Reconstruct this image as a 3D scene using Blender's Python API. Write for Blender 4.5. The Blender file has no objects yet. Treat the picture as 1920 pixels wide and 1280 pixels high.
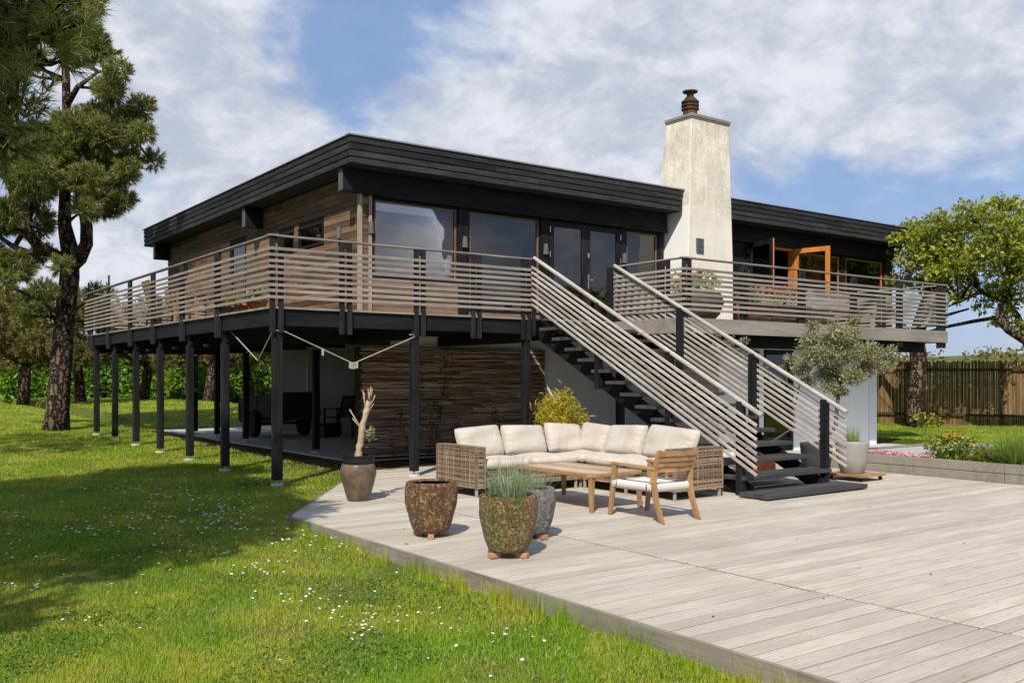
import bpy, bmesh, math, random
import numpy as np
from mathutils import Vector, Matrix, noise as mnoise

S = bpy.context.scene
C = S.collection
R = math.radians

# ------------------------------------------------------------------ camera
TH = math.atan(1280 / 1750)                 # the facade runs 36 degrees off the picture plane
CS, SN = math.cos(TH), math.sin(TH)
cam_d = bpy.data.cameras.new("camera")
cam = bpy.data.objects.new("camera", cam_d)
C.objects.link(cam)
cam.location = (0, 0, 1.5)
cam.rotation_euler = (R(90), 0, -math.atan2(SN, CS))
cam_d.sensor_width = 36
cam_d.lens = 1750 / 1920 * 36
cam_d.shift_y = 65 / 1920
cam_d.clip_end = 2000
S.camera = cam

def at(u, d, z=0.0):
    """u metres to the right of the camera's line, d metres out along it -> world."""
    return Vector((CS * u + SN * d, -SN * u + CS * d, z))

# ------------------------------------------------------------------ sky and sun
SUN_EL = 44.2
SUN_AZ = Vector((0.733, 0.68, 0))           # horizontal travel of the light
w = bpy.data.worlds.new("World")
S.world = w
w.use_nodes = True
wt = w.node_tree
wt.nodes.clear()

class NT:
    """tiny node helper"""
    def __init__(self, tree): self.t = tree
    def n(self, kind, **kw):
        nd = self.t.nodes.new(kind)
        for k, v in kw.items():
            if k.startswith("i_"):
                nd.inputs[k[2:].replace("_", " ")].default_value = v
            else:
                setattr(nd, k, v)
        return nd
    def l(self, a, b): self.t.links.new(a, b)
    def val(self, x):
        nd = self.t.nodes.new("ShaderNodeValue"); nd.outputs[0].default_value = x
        return nd.outputs[0]
    def put(self, sock, v):
        if isinstance(v, (int, float)): sock.default_value = v
        elif isinstance(v, (tuple, list)): sock.default_value = v if len(v) != 3 or sock.type != "RGBA" else (*v, 1)
        else: self.l(v, sock)
    def math(self, op, a, b=0.0, clamp=False, c=None):
        nd = self.t.nodes.new("ShaderNodeMath"); nd.operation = op; nd.use_clamp = clamp
        self.put(nd.inputs[0], a); self.put(nd.inputs[1], b)
        if c is not None: self.put(nd.inputs[2], c)
        return nd.outputs[0]
    def vmath(self, op, a, b=(0, 0, 0)):
        nd = self.t.nodes.new("ShaderNodeVectorMath"); nd.operation = op
        self.put(nd.inputs[0], a); self.put(nd.inputs[1], b)
        return nd.outputs["Value"] if op in ("DOT_PRODUCT", "LENGTH", "DISTANCE") else nd.outputs[0]
    def mix(self, f, a, b, blend="MIX"):
        nd = self.t.nodes.new("ShaderNodeMix"); nd.data_type = "RGBA"; nd.blend_type = blend
        self.put(nd.inputs[0], f); self.put(nd.inputs[6], a); self.put(nd.inputs[7], b)
        return nd.outputs[2]
    def noise(self, vec, scale, detail=4, rough=.55, dist=0, out="Fac"):
        nd = self.t.nodes.new("ShaderNodeTexNoise")
        nd.inputs["Scale"].default_value = scale; nd.inputs["Detail"].default_value = detail
        nd.inputs["Roughness"].default_value = rough; nd.inputs["Distortion"].default_value = dist
        if vec is not None: self.l(vec, nd.inputs["Vector"])
        return nd.outputs[out]
    def ramp(self, f, lo, hi, a=0.0, b=1.0):
        nd = self.t.nodes.new("ShaderNodeMapRange"); nd.interpolation_type = "SMOOTHSTEP"
        self.put(nd.inputs[0], f)
        for i, v in zip((1, 2, 3, 4), (lo, hi, a, b)): nd.inputs[i].default_value = v
        return nd.outputs[0]
    def scale(self, vec, s):
        nd = self.t.nodes.new("ShaderNodeVectorMath"); nd.operation = "MULTIPLY"
        self.l(vec, nd.inputs[0]); nd.inputs[1].default_value = s
        return nd.outputs[0]

g = NT(wt)
sky = g.n("ShaderNodeTexSky", sky_type="NISHITA", sun_disc=False)
sky.sun_elevation = R(SUN_EL)
sky.sun_rotation = math.atan2(-SUN_AZ.x, -SUN_AZ.y)
sky.air_density = 1.0; sky.dust_density = 0.35; sky.ozone_density = 2.0
dirv = g.n("ShaderNodeTexCoord").outputs["Generated"]
sep = g.n("ShaderNodeSeparateXYZ"); g.l(dirv, sep.inputs[0])
zz = g.math("ADD", g.math("MAXIMUM", sep.outputs[2], 0.0), 0.27)
comb = g.n("ShaderNodeCombineXYZ")
g.l(g.math("DIVIDE", sep.outputs[0], zz), comb.inputs[0])
g.l(g.math("DIVIDE", sep.outputs[1], zz), comb.inputs[1])
comb.inputs[2].default_value = 3.7
cl = comb.outputs[0]
puff = g.scale(dirv, (2.3, 2.3, 4.4))
warp0 = g.vmath("ADD", puff, g.scale(cl, (.35, .35, .35)))
warp = g.vmath("ADD", warp0, g.scale(g.vmath("SUBTRACT", g.noise(cl, 2.2, 3, .5, 0, "Color"), (.5, .5, .5)), (.35, .35, .35)))
n_big = g.noise(cl, 1.1, 2, .5, .3)
n_mid = g.noise(warp, 2.0, 5, .55, .1)
n_fine = g.noise(warp, 5.5, 7, .62, .1)
dens = g.math("ADD", g.math("ADD", g.math("MULTIPLY", n_big, .40), g.math("MULTIPLY", n_mid, .42)), g.math("MULTIPLY", n_fine, .26))
# broad cloud banks and clearer gaps, each given as a direction in the sky
def toward(x, y):
    d = at((x - 960) / 1750, 1.0, (705 - y) / 1750); return d.normalized()
bias = None
for (px, py, wide, amt) in (
        (350, 30, .14, .13), (330, 400, .17, .17), (1100, 190, .16, .13), (1400, 130, .18, .14), (1750, 110, .24, .18),
        (900, 230, .11, .11), (640, 270, .13, .07), (1650, 240, .10, .08), (520, 140, .10, -.09), (300, 190, .08, -.10), (580, 60, .10, -.03), (1480, 380, .11, -.13),
        (1700, 390, .12, -.13), (1880, 420, .1, -.08), (850, 50, .12, -.13), (690, 130, .08, -.06), (1830, 600, .2, -.04)):
    dd = toward(px, py)
    dist = g.vmath("DISTANCE", dirv, tuple(dd))
    f = g.ramp(dist, 0.0, wide * 1.5, amt, 0.0)
    bias = f if bias is None else g.math("ADD", bias, f)
dens = g.math("ADD", dens, bias)
mask = g.ramp(dens, .475, .655, .12, 1.0)
lit = g.math("ADD", g.math("MULTIPLY", g.noise(g.vmath("ADD", warp, (.25, .2, .4)), 2.6, 5, .6, .2), .6), g.math("MULTIPLY", g.noise(warp, 8, 6, .6), .4))
shade = g.ramp(lit, .37, .64)
cloud_c = g.mix(shade, (2.95, 3.2, 3.75, 1), (4.75, 4.87, 5.15, 1))
blue = g.mix(.78, sky.outputs[0], (1.02, 1.70, 3.3, 1))
mask = g.math("MULTIPLY", mask, g.ramp(sep.outputs[2], .01, .10, .25, 1.0))
skyc = g.mix(g.math("MULTIPLY", mask, .93), blue, cloud_c)
bg = g.n("ShaderNodeBackground"); bg.inputs[1].default_value = 0.155
g.l(skyc, bg.inputs[0])
wo = g.n("ShaderNodeOutputWorld"); g.l(bg.outputs[0], wo.inputs[0])

sun_d = bpy.data.lights.new("sun", "SUN")
sun_d.energy = 4.3; sun_d.angle = R(.53); sun_d.color = (1.0, .93, .82)
sun = bpy.data.objects.new("sun", sun_d)
C.objects.link(sun)
Ld = Vector((SUN_AZ.x * math.cos(R(SUN_EL)), SUN_AZ.y * math.cos(R(SUN_EL)), -math.sin(R(SUN_EL))))
sun.rotation_euler = Ld.to_track_quat("-Z", "Y").to_euler()
sun.location = (-20, -20, 30)

S.view_settings.view_transform = "Standard"
S.view_settings.look = "None"
S.view_settings.exposure = 0.2
S.view_settings.gamma = 1.0
S.render.engine = "CYCLES"
S.cycles.max_bounces = 8
S.cycles.transparent_max_bounces = 12
S.cycles.use_denoising = True
S.cycles.sample_clamp_indirect = 6

# ------------------------------------------------------------------ mesh helpers
class MB:
    def __init__(self): self.v = []; self.f = []
    def add(self, vs, fs):
        o = len(self.v); self.v += [tuple(p) for p in vs]; self.f += [tuple(i + o for i in q) for q in fs]
        return self
    def hexa(self, p):
        return self.add(p, [(0, 3, 2, 1), (4, 5, 6, 7), (0, 1, 5, 4), (1, 2, 6, 5), (2, 3, 7, 6), (3, 0, 4, 7)])
    def box(self, x0, x1, y0, y1, z0, z1):
        return self.hexa([(x0, y0, z0), (x1, y0, z0), (x1, y1, z0), (x0, y1, z0),
                          (x0, y0, z1), (x1, y0, z1), (x1, y1, z1), (x0, y1, z1)])
    def bar(self, p0, p1, w, h, up=(0, 0, 1), w1=None, h1=None):
        p0, p1, up = Vector(p0), Vector(p1), Vector(up)
        a = (p1 - p0).normalized(); s = a.cross(up)
        if s.length < 1e-4: s = a.cross(Vector((0, 1, 0)))
        s.normalize(); u = s.cross(a)
        w1 = w if w1 is None else w1; h1 = h if h1 is None else h1
        q = []
        for (p, ww, hh) in ((p0, w, h), (p1, w1, h1)):
            q += [p - s * ww / 2 - u * hh / 2, p + s * ww / 2 - u * hh / 2, p + s * ww / 2 + u * hh / 2, p - s * ww / 2 + u * hh / 2]
        return self.add(q, [(0, 3, 2, 1), (4, 5, 6, 7), (0, 1, 5, 4), (1, 2, 6, 5), (2, 3, 7, 6), (3, 0, 4, 7)])
    def tube(self, pts, rs, n=8, cap=True):
        pts = [Vector(p) for p in pts]
        if isinstance(rs, (int, float)): rs = [rs] * len(pts)
        o = len(self.v); prev = None
        for i, p in enumerate(pts):
            t = (pts[min(i + 1, len(pts) - 1)] - pts[max(i - 1, 0)])
            t = t.normalized() if t.length > 1e-9 else Vector((0, 0, 1))
            if prev is None:
                s = t.cross(Vector((0, 0, 1)))
                if s.length < .05: s = t.cross(Vector((0, 1, 0)))
            else: s = prev - t * prev.dot(t)
            s.normalize(); prev = s; b = t.cross(s)
            for k in range(n):
                a = 2 * math.pi * k / n
                self.v.append(tuple(p + (s * math.cos(a) + b * math.sin(a)) * rs[i]))
        for i in range(len(pts) - 1):
            for k in range(n):
                a, b2 = o + i * n + k, o + i * n + (k + 1) % n
                self.f.append((a, b2, b2 + n, a + n))
        if cap:
            self.f.append(tuple(o + k for k in range(n))[::-1])
            self.f.append(tuple(o + (len(pts) - 1) * n + k for k in range(n)))
        return self
    def lathe(self, prof, n=32, c=(0, 0, 0), wob=0.0):
        o = len(self.v)
        for (r, z) in prof:
            for k in range(n):
                a = 2 * math.pi * k / n
                self.v.append((c[0] + r * math.cos(a), c[1] + r * math.sin(a), c[2] + z))
        m = len(prof)
        for i in range(m - 1):
            for k in range(n):
                a, b = o + i * n + k, o + i * n + (k + 1) % n
                self.f.append((a, b, b + n, a + n))
        if prof[0][0] > 1e-4: self.f.append(tuple(o + k for k in range(n))[::-1])
        if prof[-1][0] > 1e-4: self.f.append(tuple(o + (m - 1) * n + k for k in range(n)))
        return self
    def prism(self, poly, vec):
        """poly: list of 3-D points, extruded along vec"""
        n = len(poly); v = Vector(vec)
        vs = [Vector(p) for p in poly] + [Vector(p) + v for p in poly]
        fs = [tuple(range(n))[::-1], tuple(range(n, 2 * n))] + [(i, (i + 1) % n, (i + 1) % n + n, i + n) for i in range(n)]
        return self.add(vs, fs)
    def build(self, name, mat, parent=None, bevel=0.0, smooth=False, loc=None, seg=2):
        me = bpy.data.meshes.new(name)
        off = Vector(loc) if loc is not None else Vector((0, 0, 0))
        if parent is not None: off = ROOT_LOC.get(parent.name, off)
        me.from_pydata([tuple(Vector(p) - off) for p in self.v], [], self.f)
        bm = bmesh.new(); bm.from_mesh(me)
        bmesh.ops.recalc_face_normals(bm, faces=bm.faces)
        bm.to_mesh(me); bm.free()
        if smooth:
            for p in me.polygons: p.use_smooth = True
        me.materials.append(mat)
        return link(name, me, parent, off if parent is None else None, bevel, seg)

ROOT_LOC = {}
def link(name, me, parent=None, loc=None, bevel=0.0, seg=2):
    o = bpy.data.objects.new(name, me); C.objects.link(o)
    if parent is not None:
        o.parent = parent
        if parent.name in ROOT_LOC: ROOT_LOC[o.name] = ROOT_LOC[parent.name]
    elif loc is not None:
        o.location = loc; ROOT_LOC[o.name] = Vector(loc)
    if bevel:
        m = o.modifiers.new("bevel", "BEVEL"); m.width = bevel; m.segments = seg; m.limit_method = "ANGLE"
    return o

def thing(name, label, cat, loc=(0, 0, 0), group=None):
    o = bpy.data.objects.new(name, None); C.objects.link(o)
    o.location = loc; o.empty_display_size = .2; ROOT_LOC[o.name] = Vector(loc)
    o["label"] = label; o["category"] = cat
    if group: o["group"] = group
    return o

def tag(o, label, cat, group=None, kind=None):
    if label: o["label"] = label
    if cat: o["category"] = cat
    if group: o["group"] = group
    if kind: o["kind"] = kind
    return o

def structure(o):
    o["kind"] = "structure"; return o

def copy_tree(o, parent=None):
    c = o.copy(); C.objects.link(c)
    if parent is not None: c.parent = parent
    for ch in list(o.children): copy_tree(ch, c)
    return c

def raw_mesh(name, V, F, mat, parent=None, loc=None, smooth=False):
    """numpy vertices (n,3) and faces (m,3 or m,4) -> object"""
    me = bpy.data.meshes.new(name)
    V = np.asarray(V, np.float32).copy(); F = np.asarray(F, np.int32); k = F.shape[1]
    off = Vector(loc) if loc is not None else Vector((0, 0, 0))
    if parent is not None: off = ROOT_LOC.get(parent.name, off)
    V -= np.array(off, np.float32)
    me.vertices.add(len(V)); me.vertices.foreach_set("co", V.ravel())
    me.loops.add(F.size); me.loops.foreach_set("vertex_index", F.ravel())
    me.polygons.add(len(F)); me.polygons.foreach_set("loop_start", np.arange(0, F.size, k, dtype=np.int32))
    me.polygons.foreach_set("loop_total", np.full(len(F), k, np.int32))
    if smooth: me.polygons.foreach_set("use_smooth", np.ones(len(F), bool))
    me.update(calc_edges=True)
    me.materials.append(mat)
    return link(name, me, parent, off if parent is None else None)

# ------------------------------------------------------------------ materials
def new_mat(name):
    m = bpy.data.materials.new(name); m.use_nodes = True
    t = m.node_tree; t.nodes.clear()
    return m, NT(t)

def finish(h, col, rough=.6, spec=.4, metal=0.0, bump=None, bstr=.3, bdist=.01, extra=None):
    p = h.n("ShaderNodeBsdfPrincipled")
    h.put(p.inputs["Base Color"], col); h.put(p.inputs["Roughness"], rough)
    h.put(p.inputs["Specular IOR Level"], spec); h.put(p.inputs["Metallic"], metal)
    if bump is not None:
        b = h.n("ShaderNodeBump"); b.inputs["Strength"].default_value = bstr; b.inputs["Distance"].default_value = bdist
        h.put(b.inputs["Height"], bump); h.l(b.outputs[0], p.inputs["Normal"])
    o = h.n("ShaderNodeOutputMaterial"); h.l(p.outputs[0], o.inputs[0])
    return p

def c4(c): return (c[0], c[1], c[2], 1)
def srgb(r, g_, b):
    f = lambda x: ((x / 255 + .055) / 1.055) ** 2.4 if x > 10 else x / 255 / 12.92
    return (f(r), f(g_), f(b), 1)

def wood(name, dark, light, axis="X", grain=55, isl=.35, rough=.75, spec=.25, bstr=.35, blotch=.5, tint=None, iso=0.0):
    m, h = new_mat(name)
    co = h.n("ShaderNodeTexCoord").outputs["Object"]
    rnd = h.n("ShaderNodeNewGeometry").outputs["Random Per Island"]
    off = h.n("ShaderNodeCombineXYZ")
    for i in range(3): h.l(h.math("MULTIPLY", rnd, 37.0 + 11 * i), off.inputs[i])
    co2 = h.vmath("ADD", co, off.outputs[0])
    s = [1.0, 1.0, 1.0]; s["XYZ".index(axis)] = .045
    st = h.scale(co2, tuple(s))
    n1 = h.noise(st, grain, 6, .65, .6)
    s2 = [1.0, 1.0, 1.0]; s2["XYZ".index(axis)] = .2
    n2 = h.noise(h.scale(co2, tuple(s2)), 5, 4, .6)
    f = h.math("ADD", h.math("MULTIPLY", n1, 1 - blotch), h.math("MULTIPLY", n2, blotch))
    f = h.ramp(f, .3, .7)
    col = h.mix(f, c4(dark), c4(light))
    if tint is not None:
        col = h.mix(h.ramp(h.noise(co, .9, 3, .6), .4, .7, 0, .6), col, c4(tint))
    br = h.math("ADD", h.math("MULTIPLY", h.math("SUBTRACT", rnd, .5), isl * 2), 1.0)
    sc = h.n("ShaderNodeVectorMath", operation="SCALE"); h.l(col, sc.inputs[0]); h.l(br, sc.inputs["Scale"])
    finish(h, sc.outputs[0], rough, spec, 0, n1, bstr, .004)
    return m

def plain(name, c, rough=.5, spec=.4, metal=0, vary=.12, scale=9, bstr=.1, c2=None):
    m, h = new_mat(name)
    co = h.n("ShaderNodeTexCoord").outputs["Object"]
    n = h.noise(co, scale, 5, .6)
    c2 = c2 or tuple(x * (1 - vary * 2) for x in c[:3])
    col = h.mix(h.ramp(n, .3, .7), c4(c2), c4(c))
    finish(h, col, rough, spec, metal, h.noise(co, scale * 6, 4), bstr, .003)
    return m

def leafmat(name, dark, light, tip=None, trans=.3, rough=.5, patch=.6):
    m, h = new_mat(name)
    geo = h.n("ShaderNodeNewGeometry")
    co = h.n("ShaderNodeTexCoord").outputs["Object"]
    n = h.noise(co, patch, 3, .6)
    f = h.math("ADD", h.math("MULTIPLY", geo.outputs["Random Per Island"], .6), h.math("MULTIPLY", h.ramp(n, .35, .65), .4))
    col = h.mix(f, c4(dark), c4(light))
    if tip is not None:
        col = h.mix(h.ramp(geo.outputs["Random Per Island"], .82, .9), col, c4(tip))
    p = h.n("ShaderNodeBsdfPrincipled"); h.l(col, p.inputs["Base Color"])
    p.inputs["Roughness"].default_value = rough; p.inputs["Specular IOR Level"].default_value = .3
    tr = h.n("ShaderNodeBsdfTranslucent"); h.l(col, tr.inputs[0])
    mx = h.n("ShaderNodeMixShader"); mx.inputs[0].default_value = trans
    h.l(p.outputs[0], mx.inputs[1]); h.l(tr.outputs[0], mx.inputs[2])
    o = h.n("ShaderNodeOutputMaterial"); h.l(mx.outputs[0], o.inputs[0])
    return m

def glassmat(name, tint=(.5, .55, .6), ior=2.0):
    m, h = new_mat(name)
    fr = h.n("ShaderNodeFresnel"); fr.inputs[0].default_value = ior
    t = h.n("ShaderNodeBsdfTransparent"); t.inputs[0].default_value = c4(tint)
    gl = h.n("ShaderNodeBsdfGlossy"); gl.inputs["Roughness"].default_value = 0.0
    gl.inputs[0].default_value = (.97, .96, .95, 1)
    co = h.n("ShaderNodeTexCoord").outputs["Object"]
    b = h.n("ShaderNodeBump"); b.inputs["Strength"].default_value = .06; b.inputs["Distance"].default_value = .02
    h.l(h.noise(co, 1.2, 2), b.inputs["Height"]); h.l(b.outputs[0], gl.inputs["Normal"])
    mx = h.n("ShaderNodeMixShader"); h.l(fr.outputs[0], mx.inputs[0])
    h.l(t.outputs[0], mx.inputs[1]); h.l(gl.outputs[0], mx.inputs[2])
    o = h.n("ShaderNodeOutputMaterial"); h.l(mx.outputs[0], o.inputs[0])
    return m

def plaster(name, base, dirty, amount=.5, scale=1.6, bstr=.4):
    m, h = new_mat(name)
    co = h.n("ShaderNodeTexCoord").outputs["Object"]
    n1 = h.noise(co, scale, 7, .65, .3)
    n2 = h.noise(h.scale(co, (1, 1, .35)), scale * 3.5, 6, .7)
    f = h.math("MULTIPLY", h.ramp(h.math("ADD", h.math("MULTIPLY", n1, .6), h.math("MULTIPLY", n2, .4)), .4, .68), amount)
    col = h.mix(f, c4(base), c4(dirty))
    bb = h.math("ADD", h.noise(co, 5, 4), h.math("MULTIPLY", h.noise(co, 60, 4), .25))
    finish(h, col, .85, .2, 0, bb, bstr, .02)
    return m

M = {}
M["black"] = wood("black_stained_wood", (.004, .004, .005), (.021, .021, .022), "X", 40, .35, .65, .2, .65)
M["black_y"] = wood("black_stained_wood_deep", (.004, .004, .005), (.021, .021, .022), "Y", 40, .35, .65, .2, .65)
M["black_z"] = wood("black_stained_post", (.004, .004, .005), (.026, .026, .027), "Z", 40, .35, .65, .2, .65)
M["fascia"] = wood("weathered_black_boards", (.010, .010, .011), (.050, .050, .052), "X", 60, .35, .7, .2, .6, .3)
M["fascia_y"] = wood("weathered_black_boards_side", (.010, .010, .011), (.050, .050, .052), "Y", 60, .35, .7, .2, .6, .3)
M["clad"] = wood("brown_weathered_cladding", (.065, .036, .018), (.255, .155, .088), "Y", 50, .6, .75, .2, .4, .45, (.14, .105, .075))
M["clad_x"] = wood("brown_weathered_cladding_front", (.075, .042, .022), (.26, .16, .09), "X", 50, .42, .75, .2, .4, .45, (.13, .11, .09))
M["slat"] = wood("weathered_rail_wood", (.18, .151, .128), (.37, .318, .277), "X", 70, .16, .75, .2, .3)
M["slat_y"] = wood("weathered_rail_wood_side", (.17, .141, .119), (.35, .30, .26), "Y", 70, .16, .75, .2, .3)
M["slat_z"] = wood("weathered_corner_wood", (.24, .18, .135), (.44, .36, .28), "Z", 70, .16, .75, .2, .3)
M["greyslat"] = wood("grey_rail_wood", (.17, .148, .128), (.36, .318, .28), "X", 70, .2, .75, .2, .3)
M["greyslat_y"] = wood("grey_rail_wood_side", (.20, .175, .15), (.40, .355, .31), "Y", 70, .16, .75, .2, .3)
M["stairslat"] = wood("pale_stair_rail_wood", (.28, .243, .213), (.53, .485, .44), "Y", 70, .18, .75, .2, .3)
M["decking"] = wood("bleached_decking", (.375, .333, .265), (.60, .548, .462), "X", 75, .11, .8, .15, .35, .38, (.42, .365, .30))
M["deckedge"] = wood("grey_edge_board", (.12, .105, .088), (.32, .285, .245), "Y", 45, .15, .85, .1, .5, .6, (.20, .17, .13))
M["rimgrey"] = wood("grey_rim_board", (.20, .175, .15), (.38, .34, .30), "X", 50, .1, .8, .15, .4)
M["teak"] = wood("oiled_teak", (.24, .125, .05), (.48, .29, .14), "X", 60, .18, .5, .35, .2)
M["teak_y"] = wood("oiled_teak_long", (.24, .125, .05), (.48, .29, .14), "Y", 60, .18, .5, .35, .2)
M["teak_z"] = wood("oiled_teak_leg", (.24, .125, .05), (.46, .27, .12), "Z", 60, .18, .5, .35, .2)
M["teaktop"] = wood("weathered_teak_top", (.34, .23, .14), (.58, .46, .34), "Y", 60, .2, .6, .25, .2)
M["orange"] = wood("varnished_orange_wood", (.42, .13, .022), (.66, .25, .055), "Z", 50, .15, .35, .5, .15)
M["tread"] = wood("dark_grey_step_wood", (.028, .029, .031), (.085, .086, .086), "X", 45, .3, .65, .3, .5)
M["white"] = plaster("white_render", (.80, .79, .76), (.62, .59, .53), .5)
M["whitepaint"] = plaster("white_painted_wall", (.86, .85, .82), (.76, .74, .70), .4, 1.0, .15)
M["chimney"] = plaster("chimney_render", (.80, .735, .615), (.46, .39, .29), .62, 1.1, .35)
m, h = new_mat("chimney_render_streaked")
co = h.n("ShaderNodeTexCoord").outputs["Object"]
n1 = h.noise(co, 1.3, 8, .68, .4); n2 = h.noise(h.scale(co, (1, 1, .12)), 9, 6, .7); n3 = h.noise(co, 22, 6, .7)
f = h.math("ADD", h.math("ADD", h.math("MULTIPLY", n1, .45), h.math("MULTIPLY", n2, .27)), h.math("MULTIPLY", n3, .28))
zs = h.n("ShaderNodeSeparateXYZ"); h.l(co, zs.inputs[0])
wear = h.ramp(zs.outputs[2], 4.2, 6.6, .35, 1.0)
cc_ = h.mix(h.math("MULTIPLY", h.ramp(f, .40, .60), h.math("MULTIPLY", wear, .85)), (.83, .775, .66, 1), (.47, .41, .32, 1))
vo = h.n("ShaderNodeTexVoronoi", feature="DISTANCE_TO_EDGE"); vo.inputs["Scale"].default_value = 1.1
h.l(h.vmath("ADD", co, h.scale(h.noise(co, 3, 4, .6, 0, "Color"), (.5, .5, .5))), vo.inputs["Vector"])
cc_ = h.mix(h.ramp(vo.outputs["Distance"], 0, .006, .25, 0), cc_, (.30, .25, .19, 1))
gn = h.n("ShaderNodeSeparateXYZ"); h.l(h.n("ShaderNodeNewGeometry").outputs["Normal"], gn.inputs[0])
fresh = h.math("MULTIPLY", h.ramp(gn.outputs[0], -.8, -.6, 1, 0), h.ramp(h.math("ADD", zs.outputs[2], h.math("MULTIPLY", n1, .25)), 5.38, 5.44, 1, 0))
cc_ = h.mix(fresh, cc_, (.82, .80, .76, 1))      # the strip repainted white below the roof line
trow = h.noise(h.scale(co, (1, 1, 1.6)), 4.5, 3, .5, .8)
finish(h, cc_, .88, .15, 0, h.math("ADD", trow, h.math("MULTIPLY", n3, .3)), .22, .02)
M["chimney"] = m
M["slab"] = plaster("concrete_slab", (.56, .54, .50), (.42, .40, .36), .6, 1.2)
M["concrete"] = plaster("weathered_concrete", (.30, .27, .225), (.19, .165, .13), .8, 1.8, .5)
M["glass"] = glassmat("window_glass", (.97, .975, .98), 1.85)
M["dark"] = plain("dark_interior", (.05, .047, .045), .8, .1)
M["blind"] = plain("pale_blind", (.82, .83, .84), .5, .3, 0, .03)
M["curtain"] = plain("beige_curtain", (.55, .47, .37), .9, .1, 0, .08)
M["steel"] = plain("brushed_steel", (.55, .55, .55), .35, .5, .9, .1)
M["zinc"] = plain("zinc_lamp", (.12, .123, .128), .6, .3, .1, .15)
M["blackmetal"] = plain("black_metal", (.015, .015, .016), .45, .5, .3)
M["rubber"] = plain("black_rubber", (.012, .012, .012), .8, .2)
M["felt"] = plain("roof_felt", (.05, .05, .05), .9, .1)
M["drip"] = plain("roof_edge_metal", (.30, .30, .30), .5, .5, .2)
M["soil"] = plain("potting_soil", (.035, .024, .016), .95, .1, 0, .3, 30, 1.0)
# ------------------------------------------------------------------ ground
def smooth(a, b, x):
    t = np.clip((x - a) / (b - a), 0, 1); return t * t * (3 - 2 * t)

def patio_left(y):
    """x of the patio's left edge at depth y"""
    return np.where(y < 9.5, 4.0, 4.0 + (y - 9.5) * 0.72)

def in_patio(x, y, pad=0.0):
    return (x > patio_left(y) - pad) & (x < 13.3) & (y < 13.4 + pad)

def gz(x, y):
    x = np.asarray(x, float); y = np.asarray(y, float)
    z = -.13 * (1 - smooth(6.5, 12.0, y))
    left = 1 - smooth(5.6, 7.4, x)
    z = z + np.minimum(.015 * np.maximum(0, y - 12.0), .40) * np.where(x < 7.4, left, np.where(y > 27, smooth(27, 32, y), 0))
    z = np.where((x > 7.35) & (y > 13.3) & (y < 27.2) & (x < 20), -.02, z)
    z = np.where(x > 13.35, .10 + .02 * smooth(14, 24, x), z)
    z = z + .012 * np.sin(x * 1.3 + .5 * y) * np.cos(y * .9 - x * .4)
    z = np.where((x > 13.2) & (x < 19.2) & (y > 9.3) & (y < 12.4), -.08, z)
    z = np.where(in_patio(x, y, -.12), -.16, z)
    return z

def axis_steps(fine0, fine1, step, lo, hi):
    a = list(np.arange(fine0, fine1 + 1e-6, step))
    s = step; p = fine1
    while p < hi: s *= 1.25; p += s; a.append(p)
    s = step; p = fine0; b = []
    while p > lo: s *= 1.25; p -= s; b.append(p)
    return np.array(b[::-1] + a)

gx = axis_steps(-8, 15, .2, -900, 900); gy = axis_steps(-2, 30, .2, -300, 900)
GX, GY = np.meshgrid(gx, gy)
GZ = gz(GX, GY)
V = np.stack([GX, GY, GZ], -1).reshape(-1, 3)
nx, ny = len(gx), len(gy)
ii = (np.arange(ny - 1)[:, None] * nx + np.arange(nx - 1)[None, :]).ravel()
F = np.stack([ii, ii + 1, ii + nx + 1, ii + nx], -1)
m, h = new_mat("lawn_soil")
co = h.n("ShaderNodeTexCoord").outputs["Object"]
f1 = h.ramp(h.noise(co, .7, 5, .6), .38, .66)
f2 = h.ramp(h.noise(co, 9, 5, .7), .3, .7)
lawn_c = h.mix(f1, (.07, .12, .012, 1), (.17, .18, .04, 1))
lawn_c = h.mix(h.math("MULTIPLY", f2, .5), lawn_c, (.05, .085, .012, 1))
sp = h.n("ShaderNodeSeparateXYZ"); h.l(co, sp.inputs[0])
wob = h.math("MULTIPLY", h.math("SUBTRACT", h.noise(co, 1.1, 4), .5), 1.6)
mx_ = h.ramp(h.math("ADD", sp.outputs[0], wob), 5.5, 6.4)
my_ = h.math("MULTIPLY", h.ramp(h.math("ADD", sp.outputs[1], wob), 12.6, 13.6), h.ramp(sp.outputs[1], 26, 28, 1, 0))
xr = h.ramp(sp.outputs[0], 13.2, 13.4, 1, 0)
soil = h.mix(f2, (.05, .033, .02, 1), (.10, .07, .042, 1))
col = h.mix(h.math("MULTIPLY", h.math("MULTIPLY", mx_, my_), xr), lawn_c, soil)
finish(h, col, .95, .1, 0, h.noise(co, 40, 5, .7), .8, .03)
M["ground"] = m
structure(raw_mesh("ground", V, F, M["ground"], smooth=True))

mb = MB(); mb.box(7.35, 13.3, 13.45, 14.92, -.3, -.012)
structure(mb.build("soil_strip", M["soil"]))
mb = MB(); mb.box(7.45, 18.9, 14.93, 27.0, -.3, .004)
structure(mb.build("carport_floor", M["slab"]))

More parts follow.
